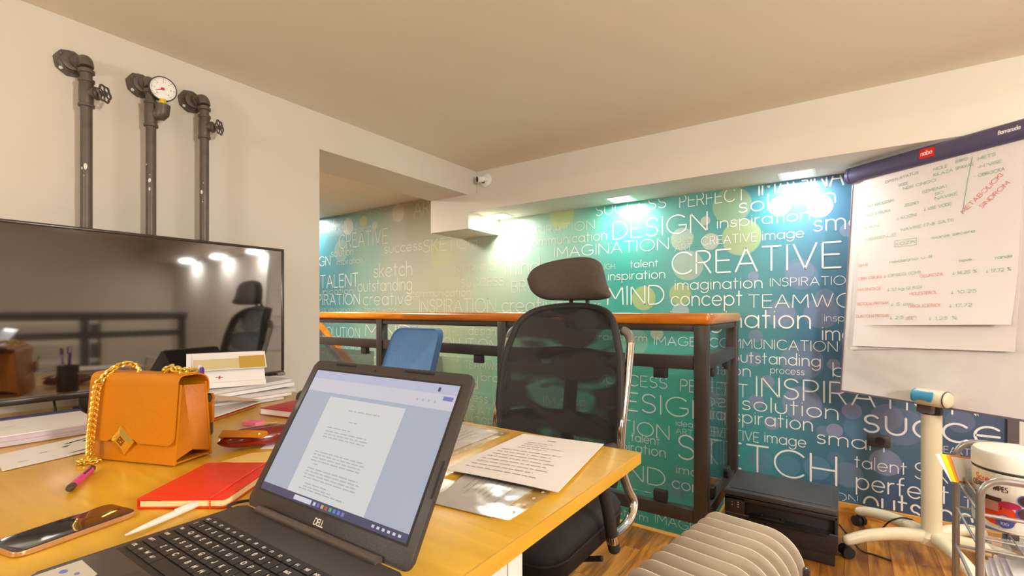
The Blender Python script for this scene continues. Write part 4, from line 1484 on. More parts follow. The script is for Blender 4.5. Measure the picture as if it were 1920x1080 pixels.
ms = thing('computer_mouse', 'small black computer mouse beside the paper pile, by the laptop corner', 'mouse', (-1.735, 1.065, DZ), R(55))
b = MB()
b.surf(lambda u, v: V((.03 * math.cos(v * PI) * (1 - abs(2 * u - 1) ** 3) ** .5, .052 * (2 * u - 1), .0015 + .031 * math.sin(v * PI) ** .7 * (1 - abs(2 * u - 1) ** 2.5) ** .5)), 20, 14, 0)
b.build('body', M['black_plastic'], ms)
b = MB()
b.lathe([(.006, -.003), (.007, 0), (.006, .003)], (0, -.025, .027), (1, 0, 0), 14)
b.build('scroll_wheel', M['rubber'], ms)

pk = thing('pen', 'pink pen with dark ends lying in front of the handbag', 'pen', (-1.264, .292, DZ + .0072), R(152))
b = MB()
b.cyl((-.05, 0, 0), (.052, 0, 0), .0064, seg=16)
b.build('barrel', mat('pink_plastic', S(226, 70, 160), .4), pk)
b = MB()
b.lathe([(.0066, 0), (.0068, .008), (.0064, .016), (.004, .021)], (-.05, 0, 0), (-1, 0, 0), 16)
M['dark_grip'] = mat('dark_grip', S(74, 66, 56), .5)
b.build('end_cap', M['dark_grip'], pk)
b = MB()
b.lathe([(.0066, 0), (.0066, .012), (.003, .019)], (.052, 0, 0), (1, 0, 0), 16)
b.build('end_cap', M['dark_grip'], pk)
b = MB()
b.box((.025, -.003, .0064), (.042, .003, .002))
b.build('clip', M['black_plastic'], pk)

wp = thing('pen', 'slim white pen lying between the phone and the laptop', 'pen', (-.913, .323, DZ + .006), math.atan2(.115, -.041))
b = MB()
b.lathe([(.0012, -.072), (.002, -.066), (.0036, -.05), (.0052, -.02), (.0056, .03), (.0052, .055), (.003, .058)], axis=(1, 0, 0), seg=18)
b.build('barrel', M['white'], wp)
b = MB()
b.box((.03, .0, .0062), (.045, .0036, .0018), bev=.0006)
b.build('clip', M['white'], wp)

M['rose_gold'] = mat('rose_gold_metal', S(222, 176, 130), .3, .7)
M['phone_glass'] = mat('phone_glass', S(34, 34, 40), .06, spec=.8)
po = thing('smartphone', 'dark screened smartphone with rose gold frame lying at the left front of the desk', 'phone', (-.996, .214, DZ), math.atan2(.150, -.034) - R(90))
b = MB()
b.prism(rrect(.078, .155, .012), .0075, MX.Translation((0, 0, .0004)), 0, .0022)
fr = b.build('frame', M['rose_gold'], po)
b = MB()
b.prism(rrect(.0745, .1515, .0105), .0008, MX.Translation((0, 0, .0080)), 0, .0003)
b.build('screen', M['phone_glass'], po)
b = MB()
b.bx(.0390, .0398, .02, .045, .003, .0055)
b.bx(.0390, .0398, .0, .012, .003, .0055)
b.build('side_button', M['rose_gold'], fr)

# ================================================================ laptop
lp = thing('laptop', 'open dark grey laptop with a document on screen at the front of the desk', 'laptop', (-.638, .400, DZ), R(1))
M['lap_grey'] = mat('laptop_grey', S(62, 56, 54), .45, noise=(120, .05), bump=(300, .05))
M['lap_deck'] = mat('laptop_deck', S(70, 64, 61), .5, noise=(120, .05))
M['lap_black'] = mat('laptop_black', S(40, 37, 36), .45)
LW, LD, LT = .388, .262, .0195
b = MB()
b.prism(rrect(LW, LD, .010), LT - .004, MX.Translation((0, -LD / 2 + .004, .003)), 0, .003)
bs2 = b.build('base', M['lap_deck'], lp)
b = MB()
for sx in (-.16, .16):
    for sy in (-.02, -.23):
        b.lathe([(.008, 0), (.008, .0035)], (sx, sy, -.0), (0, 0, 1), 14)
b.build('rubber_foot', M['rubber'], bs2)
DKZ = LT - .001
kb = MB()
kx0, kx1, ky0, ky1 = -.182, .182, -.172, -.048
kb.bx(kx0, kx1, ky0, ky1, DKZ - .0004, DKZ + .0002)
kbo = kb.build('keyboard', M['lap_black'], lp)
M['key'] = mat('key_black', S(46, 42, 41), .5)
M['legend'] = mat('key_legend', S(232, 226, 220), .5)
U = .0186
def key(x, y, w, h, txt):
    b = MB()
    b.box((0, 0, .0012), (w - .0028, h - .0028, .0020), bev=.0005, seg=1)
    if txt:
        n_ = len(txt)
        hh = .0062 if n_ == 1 else .0040
        ww = None if n_ == 1 else .0026 * n_
        write(b, txt, MX.Translation((0, 0, .00235)), -w / 2 + .004, -.0024 if n_ == 1 and h > .015 else -.002, hh, ww, .26, 1)
    o = b.build('key', [M['key'], M['legend']], kbo)
    o.location = (x + w / 2, y, DKZ + .0003)
top = -.053
rowh = [.0145, .0195, .0195, .0195, .0195, .0195]
fn = ['ESC'] + ['F' + c for c in '123457801234'][:12] + ['PRT', 'INS', 'DEL', 'PG', 'PG']
ys = []
y = top
for h in rowh:
    ys.append(y - h / 2)
    y -= h
x = kx0 + .003
for tkey in fn:
    key(x, ys[0], .358 / len(fn), rowh[0], tkey)
    x += .358 / len(fn)
def rowkeys(r, lst):
    x = kx0 + .003
    for tk, w in lst:
        key(x, ys[r], w * U, rowh[r], tk)
        x += w * U
rowkeys(1, [('1', 1)] + [(c, 1) for c in '1234578803-'] + [('-', 1)] + [('BACK', 2)] + [('N', 1.05), ('7', 1.05), ('8', 1.05), ('-', 1.05)])
rowkeys(2, [('TAB', 1.5)] + [(c, 1) for c in 'QWERTYUIOP()'] + [('-', 1.5)] + [('7', 1.05), ('8', 1.05), ('8', 1.05), ('-', 1.05)])
rowkeys(3, [('CAPS', 1.75)] + [(c, 1) for c in 'ASDFGHJKL,.'] + [('ENTER', 2.25)] + [('4', 1.05), ('5', 1.05), ('8', 1.05), ('.', 1.05)])
rowkeys(4, [('SHIFT', 2.25)] + [(c, 1) for c in 'ZXCVBNM,.-'] + [('SHIFT', 2.75)] + [('1', 1.05), ('2', 1.05), ('3', 1.05), ('.', 1.05)])
rowkeys(5, [('CTRL', 1.25), ('FN', 1), ('W', 1), ('ALT', 1.25), ('', 5.5), ('ALT', 1), ('CTRL', 1), ('<', 1), ('-', 1), ('!', 1), ('0', 2.1), ('.', 1.05), ('E', 1.05)])
b = MB()
b.prism(rrect(.104, .076, .003), .0004, MX.Translation((-.042, -.214, DKZ - .0001)))
tp_ = b.build('touchpad', M['lap_grey'], lp)
b = MB()
b.prism([(-.183, -.256), (-.118, -.256), (-.118, -.216), (-.124, -.208), (-.183, -.208)], .0005, MX.Translation((0, 0, DKZ)), 0)
for cx, cy, r in ((-.165, -.23, .006), (-.145, -.222, .004), (-.15, -.24, .005)):
    b.prism(arcpts(cx, cy, r, r * .7, 0, 345, 12), .0003, MX.Translation((0, 0, DKZ + .0005)), 1)
b.build('sticker', [mat('sticker_silver', S(206, 200, 186), .4), mat('sticker_blue', S(120, 124, 200), .4)], lp)
# hinge bar and lid
b = MB()
b.cyl((-.145, .003, LT + .001), (.145, .003, LT + .001), .0068, seg=18)
b.build('hinge_bar', mat('hinge_grey', S(96, 86, 80), .3, .3), lp)
lid = bpy.data.objects.new('lid', None)
LA = 30
lid_mx = MX.Translation((0, .008, LT - .002)) @ MX.Rotation(R(90 - LA), 4, 'X')     # local x right, local y up along the lid, z towards the viewer
LL = .268
b = MB()
b.prism([(p[0], p[1] + LL / 2) for p in rrect(LW, LL, .012)], .007, lid_mx @ MX.Translation((0, 0, -.007)), 0, .002)
for x0, x1 in ((-.13, -.075), (.05, .115)):
    b.prism([(x0, LL - .006), (x1, LL - .006), (x1, LL - .003), (x0, LL - .003)], .0014, lid_mx, 1)
b.prism([(LW / 2 - .005, .09), (LW / 2 - .002, .09), (LW / 2 - .002, .14), (LW / 2 - .005, .14)], .0012, lid_mx, 1)
lo_ = b.build('lid', [M['lap_grey'], M['rubber']], lp)
b = MB()
b.prism(arcpts(-.02, LL - .010, .0022, .0022, 0, 340, 12), .0006, lid_mx)
b.build('webcam', M['rubber'], lo_)
b = MB()
mdl = lid_mx @ MX.Translation((0, 0, .0004))
write(b, 'DELL', mdl, -.011, .0105, .0085, .022, .2, 0, .14)
b.build('brand_lettering', M['legend'], lo_)
SX0, SX1, SY0, SY1 = -LW / 2 + .019, LW / 2 - .019, .030, LL - .020
def glow(name, c, k=.8):
    m, nt, bs, out = new_mat(name)
    bs.inputs['Base Color'].default_value = (.02, .02, .02, 1)
    bs.inputs['Roughness'].default_value = .3
    bs.inputs['Emission Color'].default_value = S(*c)
    bs.inputs['Emission Strength'].default_value = k
    return m
GM = [glow('screen_side', (166, 172, 188)), glow('screen_page', (206, 207, 206)), glow('screen_title', (180, 181, 206)), glow('screen_tools', (198, 196, 206)), glow('screen_taskbar', (58, 60, 96)),
      glow('screen_text', (168, 169, 174)), glow('screen_blue', (110, 112, 190)), glow('screen_white', (205, 205, 215)), glow('icon_red', (190, 70, 80)), glow('icon_yellow', (190, 180, 70)), glow('icon_green', (80, 170, 110)), glow('icon_blue', (90, 120, 220))]
b = MB()
def sq(s0, s1, t0, t1, lay, mi):
    x0, x1 = SX0 + (SX1 - SX0) * s0, SX0 + (SX1 - SX0) * s1
    y0, y1 = SY0 + (SY1 - SY0) * t0, SY0 + (SY1 - SY0) * t1
    z = .0006 + .0001 * lay
    b.face([b.v(lid_mx @ V((x0, y0, z))), b.v(lid_mx @ V((x1, y0, z))), b.v(lid_mx @ V((x1, y1, z))), b.v(lid_mx @ V((x0, y1, z)))], mi)
sq(0, 1, 0, 1, 0, 0)
sq(.20, .74, .05, .79, 1, 1)
sq(0, 1, .93, 1, 1, 2)
sq(0, 1, .82, .93, 1, 3)
sq(0, 1, 0, .052, 2, 4)
sq(.27, .40, .010, .042, 3, 7)
for k, mi in enumerate((7, 6, 9, 8, 10, 11, 11, 6)):
    sq(.415 + .028 * k, .432 + .028 * k, .014, .038, 3, mi)
for k in range(6):
    sq(.80 + .03 * k, .815 + .03 * k, .018, .034, 3, 7)
sq(.93, .985, .885, .915, 3, 6)
for k in range(4):
    sq(.78 + .035 * k, .79 + .035 * k, .86, .88, 3, 5)
sq(.885, .90, .945, .975, 3, 4)
for t0, n_, s0, s1 in ((.70, 1, .38, .60), (.615, 1, .42, .53), (.55, 1, .28, .48), (.52, 3, .28, .62), (.42, 1, .42, .46), (.36, 4, .27, .66), (.27, 1, .3, .34), (.235, 4, .27, .66), (.13, 2, .3, .5), (.09, 1, .27, .6)):
    for k in range(n_):
        x = s0
        e = s1 - random.random() * .06
        while x < e:
            w = random.uniform(.02, .06)
            sq(x, min(e, x + w), t0 - .022 * k, t0 - .022 * k + .008, 2, 5)
            x += w + .008
b.build('screen', GM, lo_)
b = MB()
for x0, x1, y0, y1 in ((SX0 - .003, SX1 + .003, SY1, SY1 + .003), (SX0 - .003, SX1 + .003, SY0 - .003, SY0), (SX0 - .003, SX0, SY0, SY1), (SX1, SX1 + .003, SY0, SY1)):
    b.prism([(x0, y0), (x1, y0), (x1, y1), (x0, y1)], .0012, lid_mx)
b.build('screen_rim', M['rubber'], lo_)

cb = thing('power_cable', 'black power cable with small plug at the back left corner of the laptop', 'cable', (-.862, .40, DZ + .009))
b = MB()
b.tube([(.0285, -.012, 0), (.006, -.012, 0)], .004, 10)
b.build('plug', M['black_plastic'], cb)
b = MB()
b.tube(smooth_path([(.006, -.012, 0), (-.010, -.004, -.001), (-.016, .022, -.004), (.01, .05, -.005), (.05, .07, -.005), (.15, .12, -.005), (.25, .15, -.005)], 6), .0026, 8)
b.build('wire', M['rubber'], cb)
# ================================================================ black mesh office chair
ch = thing('office_chair', 'black mesh high back office chair with chrome side tubes behind the desk', 'office chair', (-.885, 1.37, 0), R(1))
M['mesh'] = mesh_fabric('chair_mesh', S(46, 41, 39), .03, .55, (2.2, 2, 5.5))
M['chair_black'] = mat('chair_black', S(46, 41, 39), .7, noise=(80, .1), bump=(400, .05))
M['seat_fabric'] = mat('seat_fabric', S(42, 37, 36), .75, noise=(60, .1), bump=(300, .1))
# seat cushion: stacked rounded outlines
b = MB()
def seat_ring(z, g, fz=0):
    p = rrect(.52 - g * 2, .50 - g * 2, .09 - g * .5, 6)
    return [V((q[0] * (1 - .04 * (q[1] < 0)) + .008, q[1] - .02, z - max(0, -q[1] - .12) * fz)) for q in p]
b.rings([seat_ring(.345, .05, .1), seat_ring(.348, .02, .1), seat_ring(.370, .004, .1), seat_ring(.408, 0, .1), seat_ring(.418, .006, .15), seat_ring(.422, .002, .18), seat_ring(.440, 0, .2), seat_ring(.458, .01, .24), seat_ring(.468, .035, .26), seat_ring(.470, .08, .26), seat_ring(.462, .16, .2)])
st_ = b.build('seat', M['seat_fabric'], ch, sharp=50)
b = MB()
b.tube([V((p.x, p.y, p.z)) for p in seat_ring(.4195, .0005, .17)], .0045, 6, closed=True)
b.build('piping', M['chair_black'], st_)
# backrest
ZB, ZT = .50, 1.118
def back_pt(u, v):
    s = 2 * u - 1
    w = .238 + .028 * math.sin(PI * min(1, v * .9)) - .02 * v
    zt = ZT - .034 * s * s - .045 * abs(s) ** 7
    z = ZB + (zt - ZB) * v
    y = .165 + .20 * (z - ZB) - .05 * math.sin(PI * (z - ZB) / (ZT - ZB)) * .6 - .055 * s * s * (.6 + .4 * v) + .04
    return V((s * w * (1 - .07 * max(0, v - .8) / .2 * abs(s)), y, z))
b = MB()
b.surf(back_pt, 26, 30, .004)
b.build('mesh_back', M['mesh'], ch)
b = MB()
bd = [back_pt(u / 20, 0) for u in range(21)] + [back_pt(1, v / 24) for v in range(1, 25)] + [back_pt(1 - u / 20, 1) for u in range(1, 21)] + [back_pt(0, 1 - v / 24) for v in range(1, 24)]
b.tube(bd, .0135, 10, closed=True)
for lo, hi in ((.93, 1.0), (.0, .14)):
    b.surf(lambda u, v: back_pt(u, lo + (hi - lo) * v) + V((0, .006, 0)), 20, 4, .006)
b.build('back_frame', M['chair_black'], ch)
b = MB()
for v0, d in ((.70, .03), (.30, .05)):
    pts = [back_pt(u / 12, v0) + V((0, d * math.sin(PI * u / 12) + .022, 0)) for u in range(13)]
    b.tube(pts, .015, 8, flat=1.6)
b.tube([back_pt(.5, q / 10) + V((0, .062 + .02 * math.sin(q / 10 * PI), 0)) for q in range(-1, 11)], .026, 10)
b.build('back_support', M['chair_black'], ch)
# chrome side tubes that bend forward into the armrests
for s in (-1, 1):
    pts = [(s * .262, .268, .985), (s * .263, .228, .85), (s * .263, .180, .70), (s * .266, .165, .58), (s * .286, .172, .50), (s * .304, .182, .452), (s * .308, .150, .420), (s * .306, .10, .405), (s * .304, .03, .405), (s * .303, -.015, .412)]
    b = MB()
    b.tube(smooth_path(pts, 5), .0155, 14)
    t_ = b.build('side_tube', M['chrome'], ch)
    b = MB()
    b.tube(smooth_path([(s * .262, .2675, .982), (s * .259, .272, 1.0), (s * .246, .276, 1.018), (s * .226, .278, 1.028)], 4), [.0165] * 12 + [.014], 12)
    b.build('tube_cap', mat('grey_cap', S(120, 108, 100), .35), t_)
    b = MB()
    b.tube(smooth_path([(s * .303, .012, .362), (s * .303, -.005, .40), (s * .303, -.04, .50), (s * .303, -.09, .61), (s * .303, -.105, .65), (s * .303, -.10, .672), (s * .303, -.07, .682), (s * .303, .0, .676)], 5), .0185, 14)
    ar = b.build('armrest', M['chair_black'], ch)
    b = MB()
    b.tube([(s * .303, -.001, .392), (s * .303, -.010, .418)], .0196, 16)
    b.build('collar', M['chrome'], ar)
# headrest
b = MB()
# outline of the cushion seen from the desk: round on one side, drawn out to a low corner on the other
ol = [(-.178, 1.226), (-.160, 1.262), (-.118, 1.287), (-.045, 1.302), (.030, 1.306), (.088, 1.298), (.126, 1.276), (.143, 1.240), (.158, 1.190), (.176, 1.155), (.150, 1.141), (.060, 1.138), (-.050, 1.139), (-.120, 1.146), (-.162, 1.178)]
ol = [(p.x, p.y) for p in smooth_path([(q[0], q[1], 0) for q in ol + ol[:1]], 4)[:-1]]
HC = (.020, 1.222)
def hring(k, dy):
    return [V((HC[0] + q[0] * k, .288 + dy - .045 * (q[0] * k / .17) ** 2, HC[1] + (q[1] - HC[1]) * k)) for q in ol]
b.rings([hring(k, dy) for k, dy in ((.35, -.036), (.66, -.033), (.86, -.025), (.96, -.013), (1.0, .0), (.985, .014), (.92, .025), (.75, .032), (.4, .034))])
b.build('headrest', mat('headrest_fabric', S(80, 71, 64), .8, noise=(90, .08), bump=(400, .06)), ch)
for s in (-1, 1):
    b = MB()
    b.tube(smooth_path([(s * .036 + .026, .345, 1.06), (s * .036 + .026, .340, 1.12), (s * .036 + .026, .325, 1.17), (s * .036 + .026, .295, 1.20)], 4), .0085, 10)
    b.build('headrest_post', mat('post_grey', S(96, 86, 82), .3, .4), ch)
# mechanism, gas lift, star base
b = MB()
b.box((0, .0, .322), (.20, .24, .045), bev=.012)
b.tube([(.09, -.02, .322), (.22, -.03, .326), (.28, -.03, .345)], .009, 8)
b.box((0, .20, .40), (.08, .22, .03), (R(28), 0, 0), bev=.008)
b.build('mechanism', M['black_plastic'], ch)
b = MB()
b.cyl((0, 0, .09), (0, 0, .33), .026, seg=18)
b.cyl((0, 0, .09), (0, 0, .20), .034, seg=18)
b.build('gas_lift', M['black_plastic'], ch)
for k in range(5):
    a = R(72 * k + 20)
    d = V((math.cos(a), math.sin(a), 0))
    b = MB()
    b.tube([d * .02 + V((0, 0, .115)), d * .14 + V((0, 0, .105)), d * .30 + V((0, 0, .078))], [.03, .026, .017], 12)
    lg = b.build('base_leg', M['chrome'], ch)
    b = MB()
    sd = V((-d.y, d.x, 0))
    for q in (-1, 1):
        b.cyl(d * .29 + sd * (.007 * q) + V((0, 0, .0265)), d * .29 + sd * (.020 * q) + V((0, 0, .0265)), .026, seg=18)
    b.cyl(d * .29 - sd * .008 + V((0, 0, .03)), d * .29 + sd * .008 + V((0, 0, .03)), .012, seg=10)
    b.cyl(d * .297 + V((0, 0, .03)), d * .297 + V((0, 0, .075)), .007, seg=10)
    b.build('caster', M['rubber'], lg)

# ================================================================ blue chair by the railing
M['blue'] = mat('blue_fabric', S(74, 116, 164), .8, noise=(70, .08), bump=(300, .08))
bc = thing('visitor_chair', 'blue upholstered chair with a plain rectangular back standing by the railing', 'chair', (-2.165, 1.70, 0), R(-4))
LN = R(20)
b = MB()
def bback(u, v):
    s = 2 * u - 1
    w = .225 - .03 * v
    z = .50 + .50 * v
    return V((s * w, .185 + (z - .5) * math.tan(LN) - .03 * (1 - s * s) * .5 + .03 * s * s * -1, z))
pl = []
b.rings([[V((p[0] * (1.06 - .12 * (p[1] + .25) / .5), .185 + (p[1] + .25) * math.tan(LN) + dy - .05 * (1 - (p[0] / .24) ** 2) * -.5, .49 + p[1] + .25)) for p in rrect(.455 - g, .505 - g, .06, 6)] for dy, g in ((-.018, .02), (-.024, .006), (-.012, 0), (.012, 0), (.02, .006), (.022, .02))])
b.build('backrest', M['blue'], bc, sharp=60)
b = MB()
b.rings([[V((p[0], p[1] - .04, z)) for p in rrect(.47 - g, .46 - g, .06, 6)] for z, g in ((.40, .03), (.405, .005), (.43, 0), (.45, .004), (.465, .03), (.468, .08))])
b.build('seat', M['blue'], bc, sharp=60)
for sx in (-1, 1):
    b = MB()
    b.tube(smooth_path([(sx * .20, .17, .42), (sx * .20, .19, .50), (sx * .19, .24, .62)], 4), .011, 10)
    b.build('back_bracket', M['steel_dark'], bc)
    for sy in (-1, 1):
        b = MB()
        b.tube([(sx * .19, sy * .17 - .04, .405), (sx * .215, sy * .20 - .04, .002)], .012, 10)
        b.build('leg', M['steel_dark'], bc)
# ================================================================ flip chart on a rolling star base
FA = math.atan2(-.595, .803)                      # board runs from its left edge towards the room
fc = thing('flip_chart', 'white flip chart board on a cream rolling stand with star base', 'flip chart', (.315, 2.775, 0), FA)
# local x along the board (left to right), local -y towards the viewer
lean = MX.Translation((.012, -.105, .0)) @ MX.Rotation(R(-4.6), 4, 'X')
ZB_, ZT_ = .70, 1.80
BW2 = .352
M['board'] = mat('board_white', S(226, 220, 218), .45)
M['navy'] = mat('navy_bar', S(94, 88, 122), .32, .2)
M['frame_grey'] = mat('frame_grey', S(120, 110, 118), .4, .3)
# board frame of reference: origin at the board bottom centre, y up the board, z towards the viewer
bmx = MX.Translation((.008, -.085, ZB_)) @ MX.Rotation(R(90 - 4.6), 4, 'X')
BH2 = ZT_ - ZB_ - .02
b = MB()
b.prism([(-BW2, 0), (BW2, 0), (BW2, BH2), (-BW2, BH2)], .016, bmx @ MX.Translation((0, 0, -.016)))
bd_ = b.build('board', M['board'], fc)
b = MB()
for x0, x1, y0, y1 in ((-BW2 - .004, BW2 + .004, -.008, 0), (-BW2 - .004, -BW2, 0, BH2), (BW2, BW2 + .004, 0, BH2)):
    b.prism([(x0, y0), (x1, y0), (x1, y1), (x0, y1)], .022, bmx @ MX.Translation((0, 0, -.018)))
b.build('board_frame', M['frame_grey'], bd_)
b = MB()
bar0, bar1 = bmx @ V((-BW2 - .006, BH2 + .008, .012)), bmx @ V((BW2 + .03, BH2 + .008, .012))
dx_ = (bar1 - bar0).normalized()
b.rings([[bar0 + dx_ * s + (bmx.to_3x3() @ V((0, .040 * math.sin(2 * PI * k / 24), .026 * math.cos(2 * PI * k / 24)))) for k in range(24)] for s in (.004, BW2 * 2 + .02)])
cbr = b.build('clamp_bar', M['navy'], fc)
b = MB()
b.rings([[bar0 + dx_ * s + (bmx.to_3x3() @ V((0, r * .041 * math.sin(2 * PI * k / 24), r * .028 * math.cos(2 * PI * k / 24)))) for k in range(24)] for s, r in ((-.018, .8), (-.014, 1), (.0015, 1))])
b.build('end_cap', M['navy'], cbr)
bf = bmx @ MX.Translation((-BW2 - .006, BH2 + .008, .012)) @ MX.Rotation(R(-2), 4, 'X') @ MX.Translation((0, 0, .0267))
b = MB()
b.prism([(p[0] + .352, p[1]) for p in rrect(.056, .042, .006)], .0062, bf @ MX.Translation((0, 0, -.0060)))
write(b, 'nobo', bf @ MX.Translation((0, 0, .0007)), .331, -.0075, .0175, .042, .2, 1, .16)
b.build('red_badge', [mat('badge_red', S(226, 32, 24), .4), M['white']], cbr)
b = MB()
write(b, 'Barracuda', bf @ MX.Translation((0, 0, .0004)), .596, -.006, .0145, .064, .2, 0, .24)
b.build('bar_lettering', M['letter'], cbr)
# paper pad: three sheets of different length, curling at the bottom
M['pad'] = mat('pad_paper', S(234, 226, 224), .8, noise=(3, .015))
M['marker_green'] = mat('green_marker', S(112, 178, 146), .7)
M['marker_red'] = mat('red_marker', S(230, 124, 116), .7)
M['marker_dark'] = mat('dark_marker', S(110, 84, 84), .7)
def padsheet(nm, x0, x1, ybl, ybr, zoff, cl, cr, mats=None, writing=None):
    b = MB()
    yt = BH2 - .015
    def fn(u, v):
        yb = ybl + (ybr - ybl) * u
        y = yb + (yt - yb) * v
        c = cl + (cr - cl) * u
        return bmx @ V((x0 + (x1 - x0) * u + .003 * (1 - v), y, zoff + c * (1 - v) ** 5 + .0015 * math.sin(7 * v + 2 * u)))
    b.surf(fn, 12, 24, .0009)
    if writing:
        writing(b, fn)
    return b.build(nm, mats or M['pad'], fc)
padsheet('pad_sheet', -.318, .300, .205, .262, .002, .003, .003)
padsheet('pad_sheet', -.30, .304, .225, .245, .0045, .012, .008)
def scrawl(b, fn):
    wm = bmx @ MX.Translation((0, 0, .0112))
    n0 = len(b.bm.verts)
    T = lambda s, x, y, h, mi, w=None, rot=0: write(b, s, wm @ MX.Translation((x, y, 0)) @ MX.Rotation(R(rot), 4, 'Z'), 0, 0, h, w, .11, mi)
    g, r_, d = 1, 2, 3
    T('OPSTI STATUS', -.19, 1.005, .011, d, .14, 4)
    for s, x, y, w in (('HETS', .165, 1.01, .055), ('-I-I VISE', .165, .975, .075), ('- OBROCKA', .155, .940, .095), ('HOLE', .01, 1.01, .05), ('KILAZA', .01, .985, .07), ('BAKO', .09, 1.02, .04), ('SPAVAS', .09, .99, .06),
                       ('VODE', -.13, .975, .04), ('NEKI CINIOCI', -.11, .955, .13), ('(IZMENA)', -.03, .92, .09), ('BIO', .02, .90, .03), ('NAVIKE', .02, .88, .08), ('ZELENO', -.10, .875, .055),
                       ('! VISE VODE', -.02, .84, .10), ('! KOZNI', -.13, .82, .08), ('METABOLIZAM', -.27, .905, .12), ('OKO STRUKA', -.28, .86, .12), ('SAN', -.28, .80, .07), ('NAVIKE (7-8 SATI)', -.11, .765, .2), ('KOZIK', -.13, .70, .08), ('manje secera', .015, .71, .15),
                       ('MERENJE', -.27, .74, .14), ('nedeljno u 8', -.15, .62, .17), ('nove', .12, .60, .04), ('ranije', .235, .60, .05), ('! 14,25 %', .10, .548, .08), ('! 17,72 %', .21, .548, .075), ('! 10,25', .10, .468, .085), ('! 17,72', .10, .412, .075), ('! 1,25 %', .03, .358, .10),
                       ('! OPSEG (CM)', -.17, .555, .15), ('! 3,1 kg (2 KG)', -.15, .49, .14), ('! 5 cm', -.13, .42, .09), ('! 2,5 cm', -.13, .36, .11)):
        T(s, x, y, .0125, g, w, 3)
    for s, x, y, w in (('GLUKOZA', -.02, .545, .085), ('HOLESTEROL', -.055, .468, .105), ('TRIGLICERIDI', -.06, .412, .125), ('LDL', -.06, .358, .03), ('BMI', -.29, .615, .04), ('MASNOCE', -.29, .495, .11), ('SISTOLNI PRITISAK', -.29, .425, .15), ('DIJASTOLNI PRITISAK', -.29, .365, .155), ('OBIM STRUKA', -.29, .55, .11)):
        T(s, x, y, .0125, r_, w, 2)
    T('METABOLICKI', .125, .80, .017, r_, .175, 46)
    T('SINDROM', .185, .81, .016, r_, .115, 44)
    b.ribbon([(.145, 1.03), (.132, .92), (.120, .80)], .002, wm, g)
    for q in (((-.135, .694), (-.045, .694), (-.045, .724), (-.135, .724), (-.135, .694)),):
        b.ribbon(list(q), .0016, wm, g)
    inv = bmx.inverted()
    b.bm.verts.ensure_lookup_table()
    for i in range(n0, len(b.bm.verts)):                    # lay the ink onto the curling sheet
        l = inv @ b.bm.verts[i].co
        u = max(0, min(1, (l.x + .296) / .596))
        yb = .325 + .02 * u
        v = max(0, min(1, (l.y - yb) / (BH2 - .015 - yb)))
        q = inv @ fn(u, v)
        b.bm.verts[i].co = bmx @ V((l.x, l.y, q.z + .0022))
padsheet('pad_sheet', -.296, .300, .325, .345, .0085, .001, .030, [M['pad'], M['marker_green'], M['marker_red'], M['marker_dark']], scrawl)
# clamp head with the blue grip
km = bmx @ MX.Translation((.052, .030, .028)) @ MX.Diagonal((.74, 1, 1, 1))
b = MB()
b.rings([[km @ V((s, r * .034 * math.cos(2 * PI * k / 24), r * .034 * math.sin(2 * PI * k / 24))) for k in range(24)] for s, r in ((-.082, .5), (-.078, .8), (-.068, .96), (-.055, 1), (.07, 1), (.076, .96), (.08, .9))])
b.rings([[km @ V((s, r * .034 * math.cos(2 * PI * k / 24), r * .034 * math.sin(2 * PI * k / 24))) for k in range(24)] for s, r in ((.0822, .97), (.088, .92), (.094, .78), (.098, .5))])
kn = b.build('clamp_head', M['cream'], fc)
b = MB()
b.rings([[km @ V((s, r * .0352 * math.cos(2 * PI * k / 24), r * .0352 * math.sin(2 * PI * k / 24))) for k in range(24)] for s, r in ((.079, 1), (.0825, 1), (.0835, .7))])
b.build('end_ring', M['black_plastic'], kn)
b = MB()
def grip(u, v):
    x = -.078 + .118 * u
    hw = .52 + .40 * max(0, 1 - u * 2.6) ** .8 + (.12 if u > .75 else 0)
    e = min(1, u / .08, (1 - u) / .08) ** .5
    a = R(12) + (v - .5) * 2 * hw * e
    rr = .0372 * (1 if u > .12 else .86 + .14 * u / .12)
    return km @ V((x, rr * math.sin(a), rr * math.cos(a)))
b.surf(grip, 26, 10, .0016)
b.build('blue_grip', mat('blue_plastic', S(70, 150, 190), .35), kn)
# column
b = MB()
b.cyl((0, 0, .10), (0, 0, ZB_ + .04), .036, seg=32)
b.build('column', M['cream'], fc)
b = MB()
b.cyl((0, 0, ZB_ - .055), (0, 0, ZB_ - .004), .0385, seg=28)
b.box((0, -.045, ZB_ + .02), (.05, .07, .05), bev=.008)
b.build('collar', M['black_plastic'], fc)
b = MB()
b.box((.0, -.02, ZB_ + .2), (.06, .03, .5), (R(-4.6), 0, 0), bev=.006)
b.build('board_bracket', M['frame_grey'], fc)
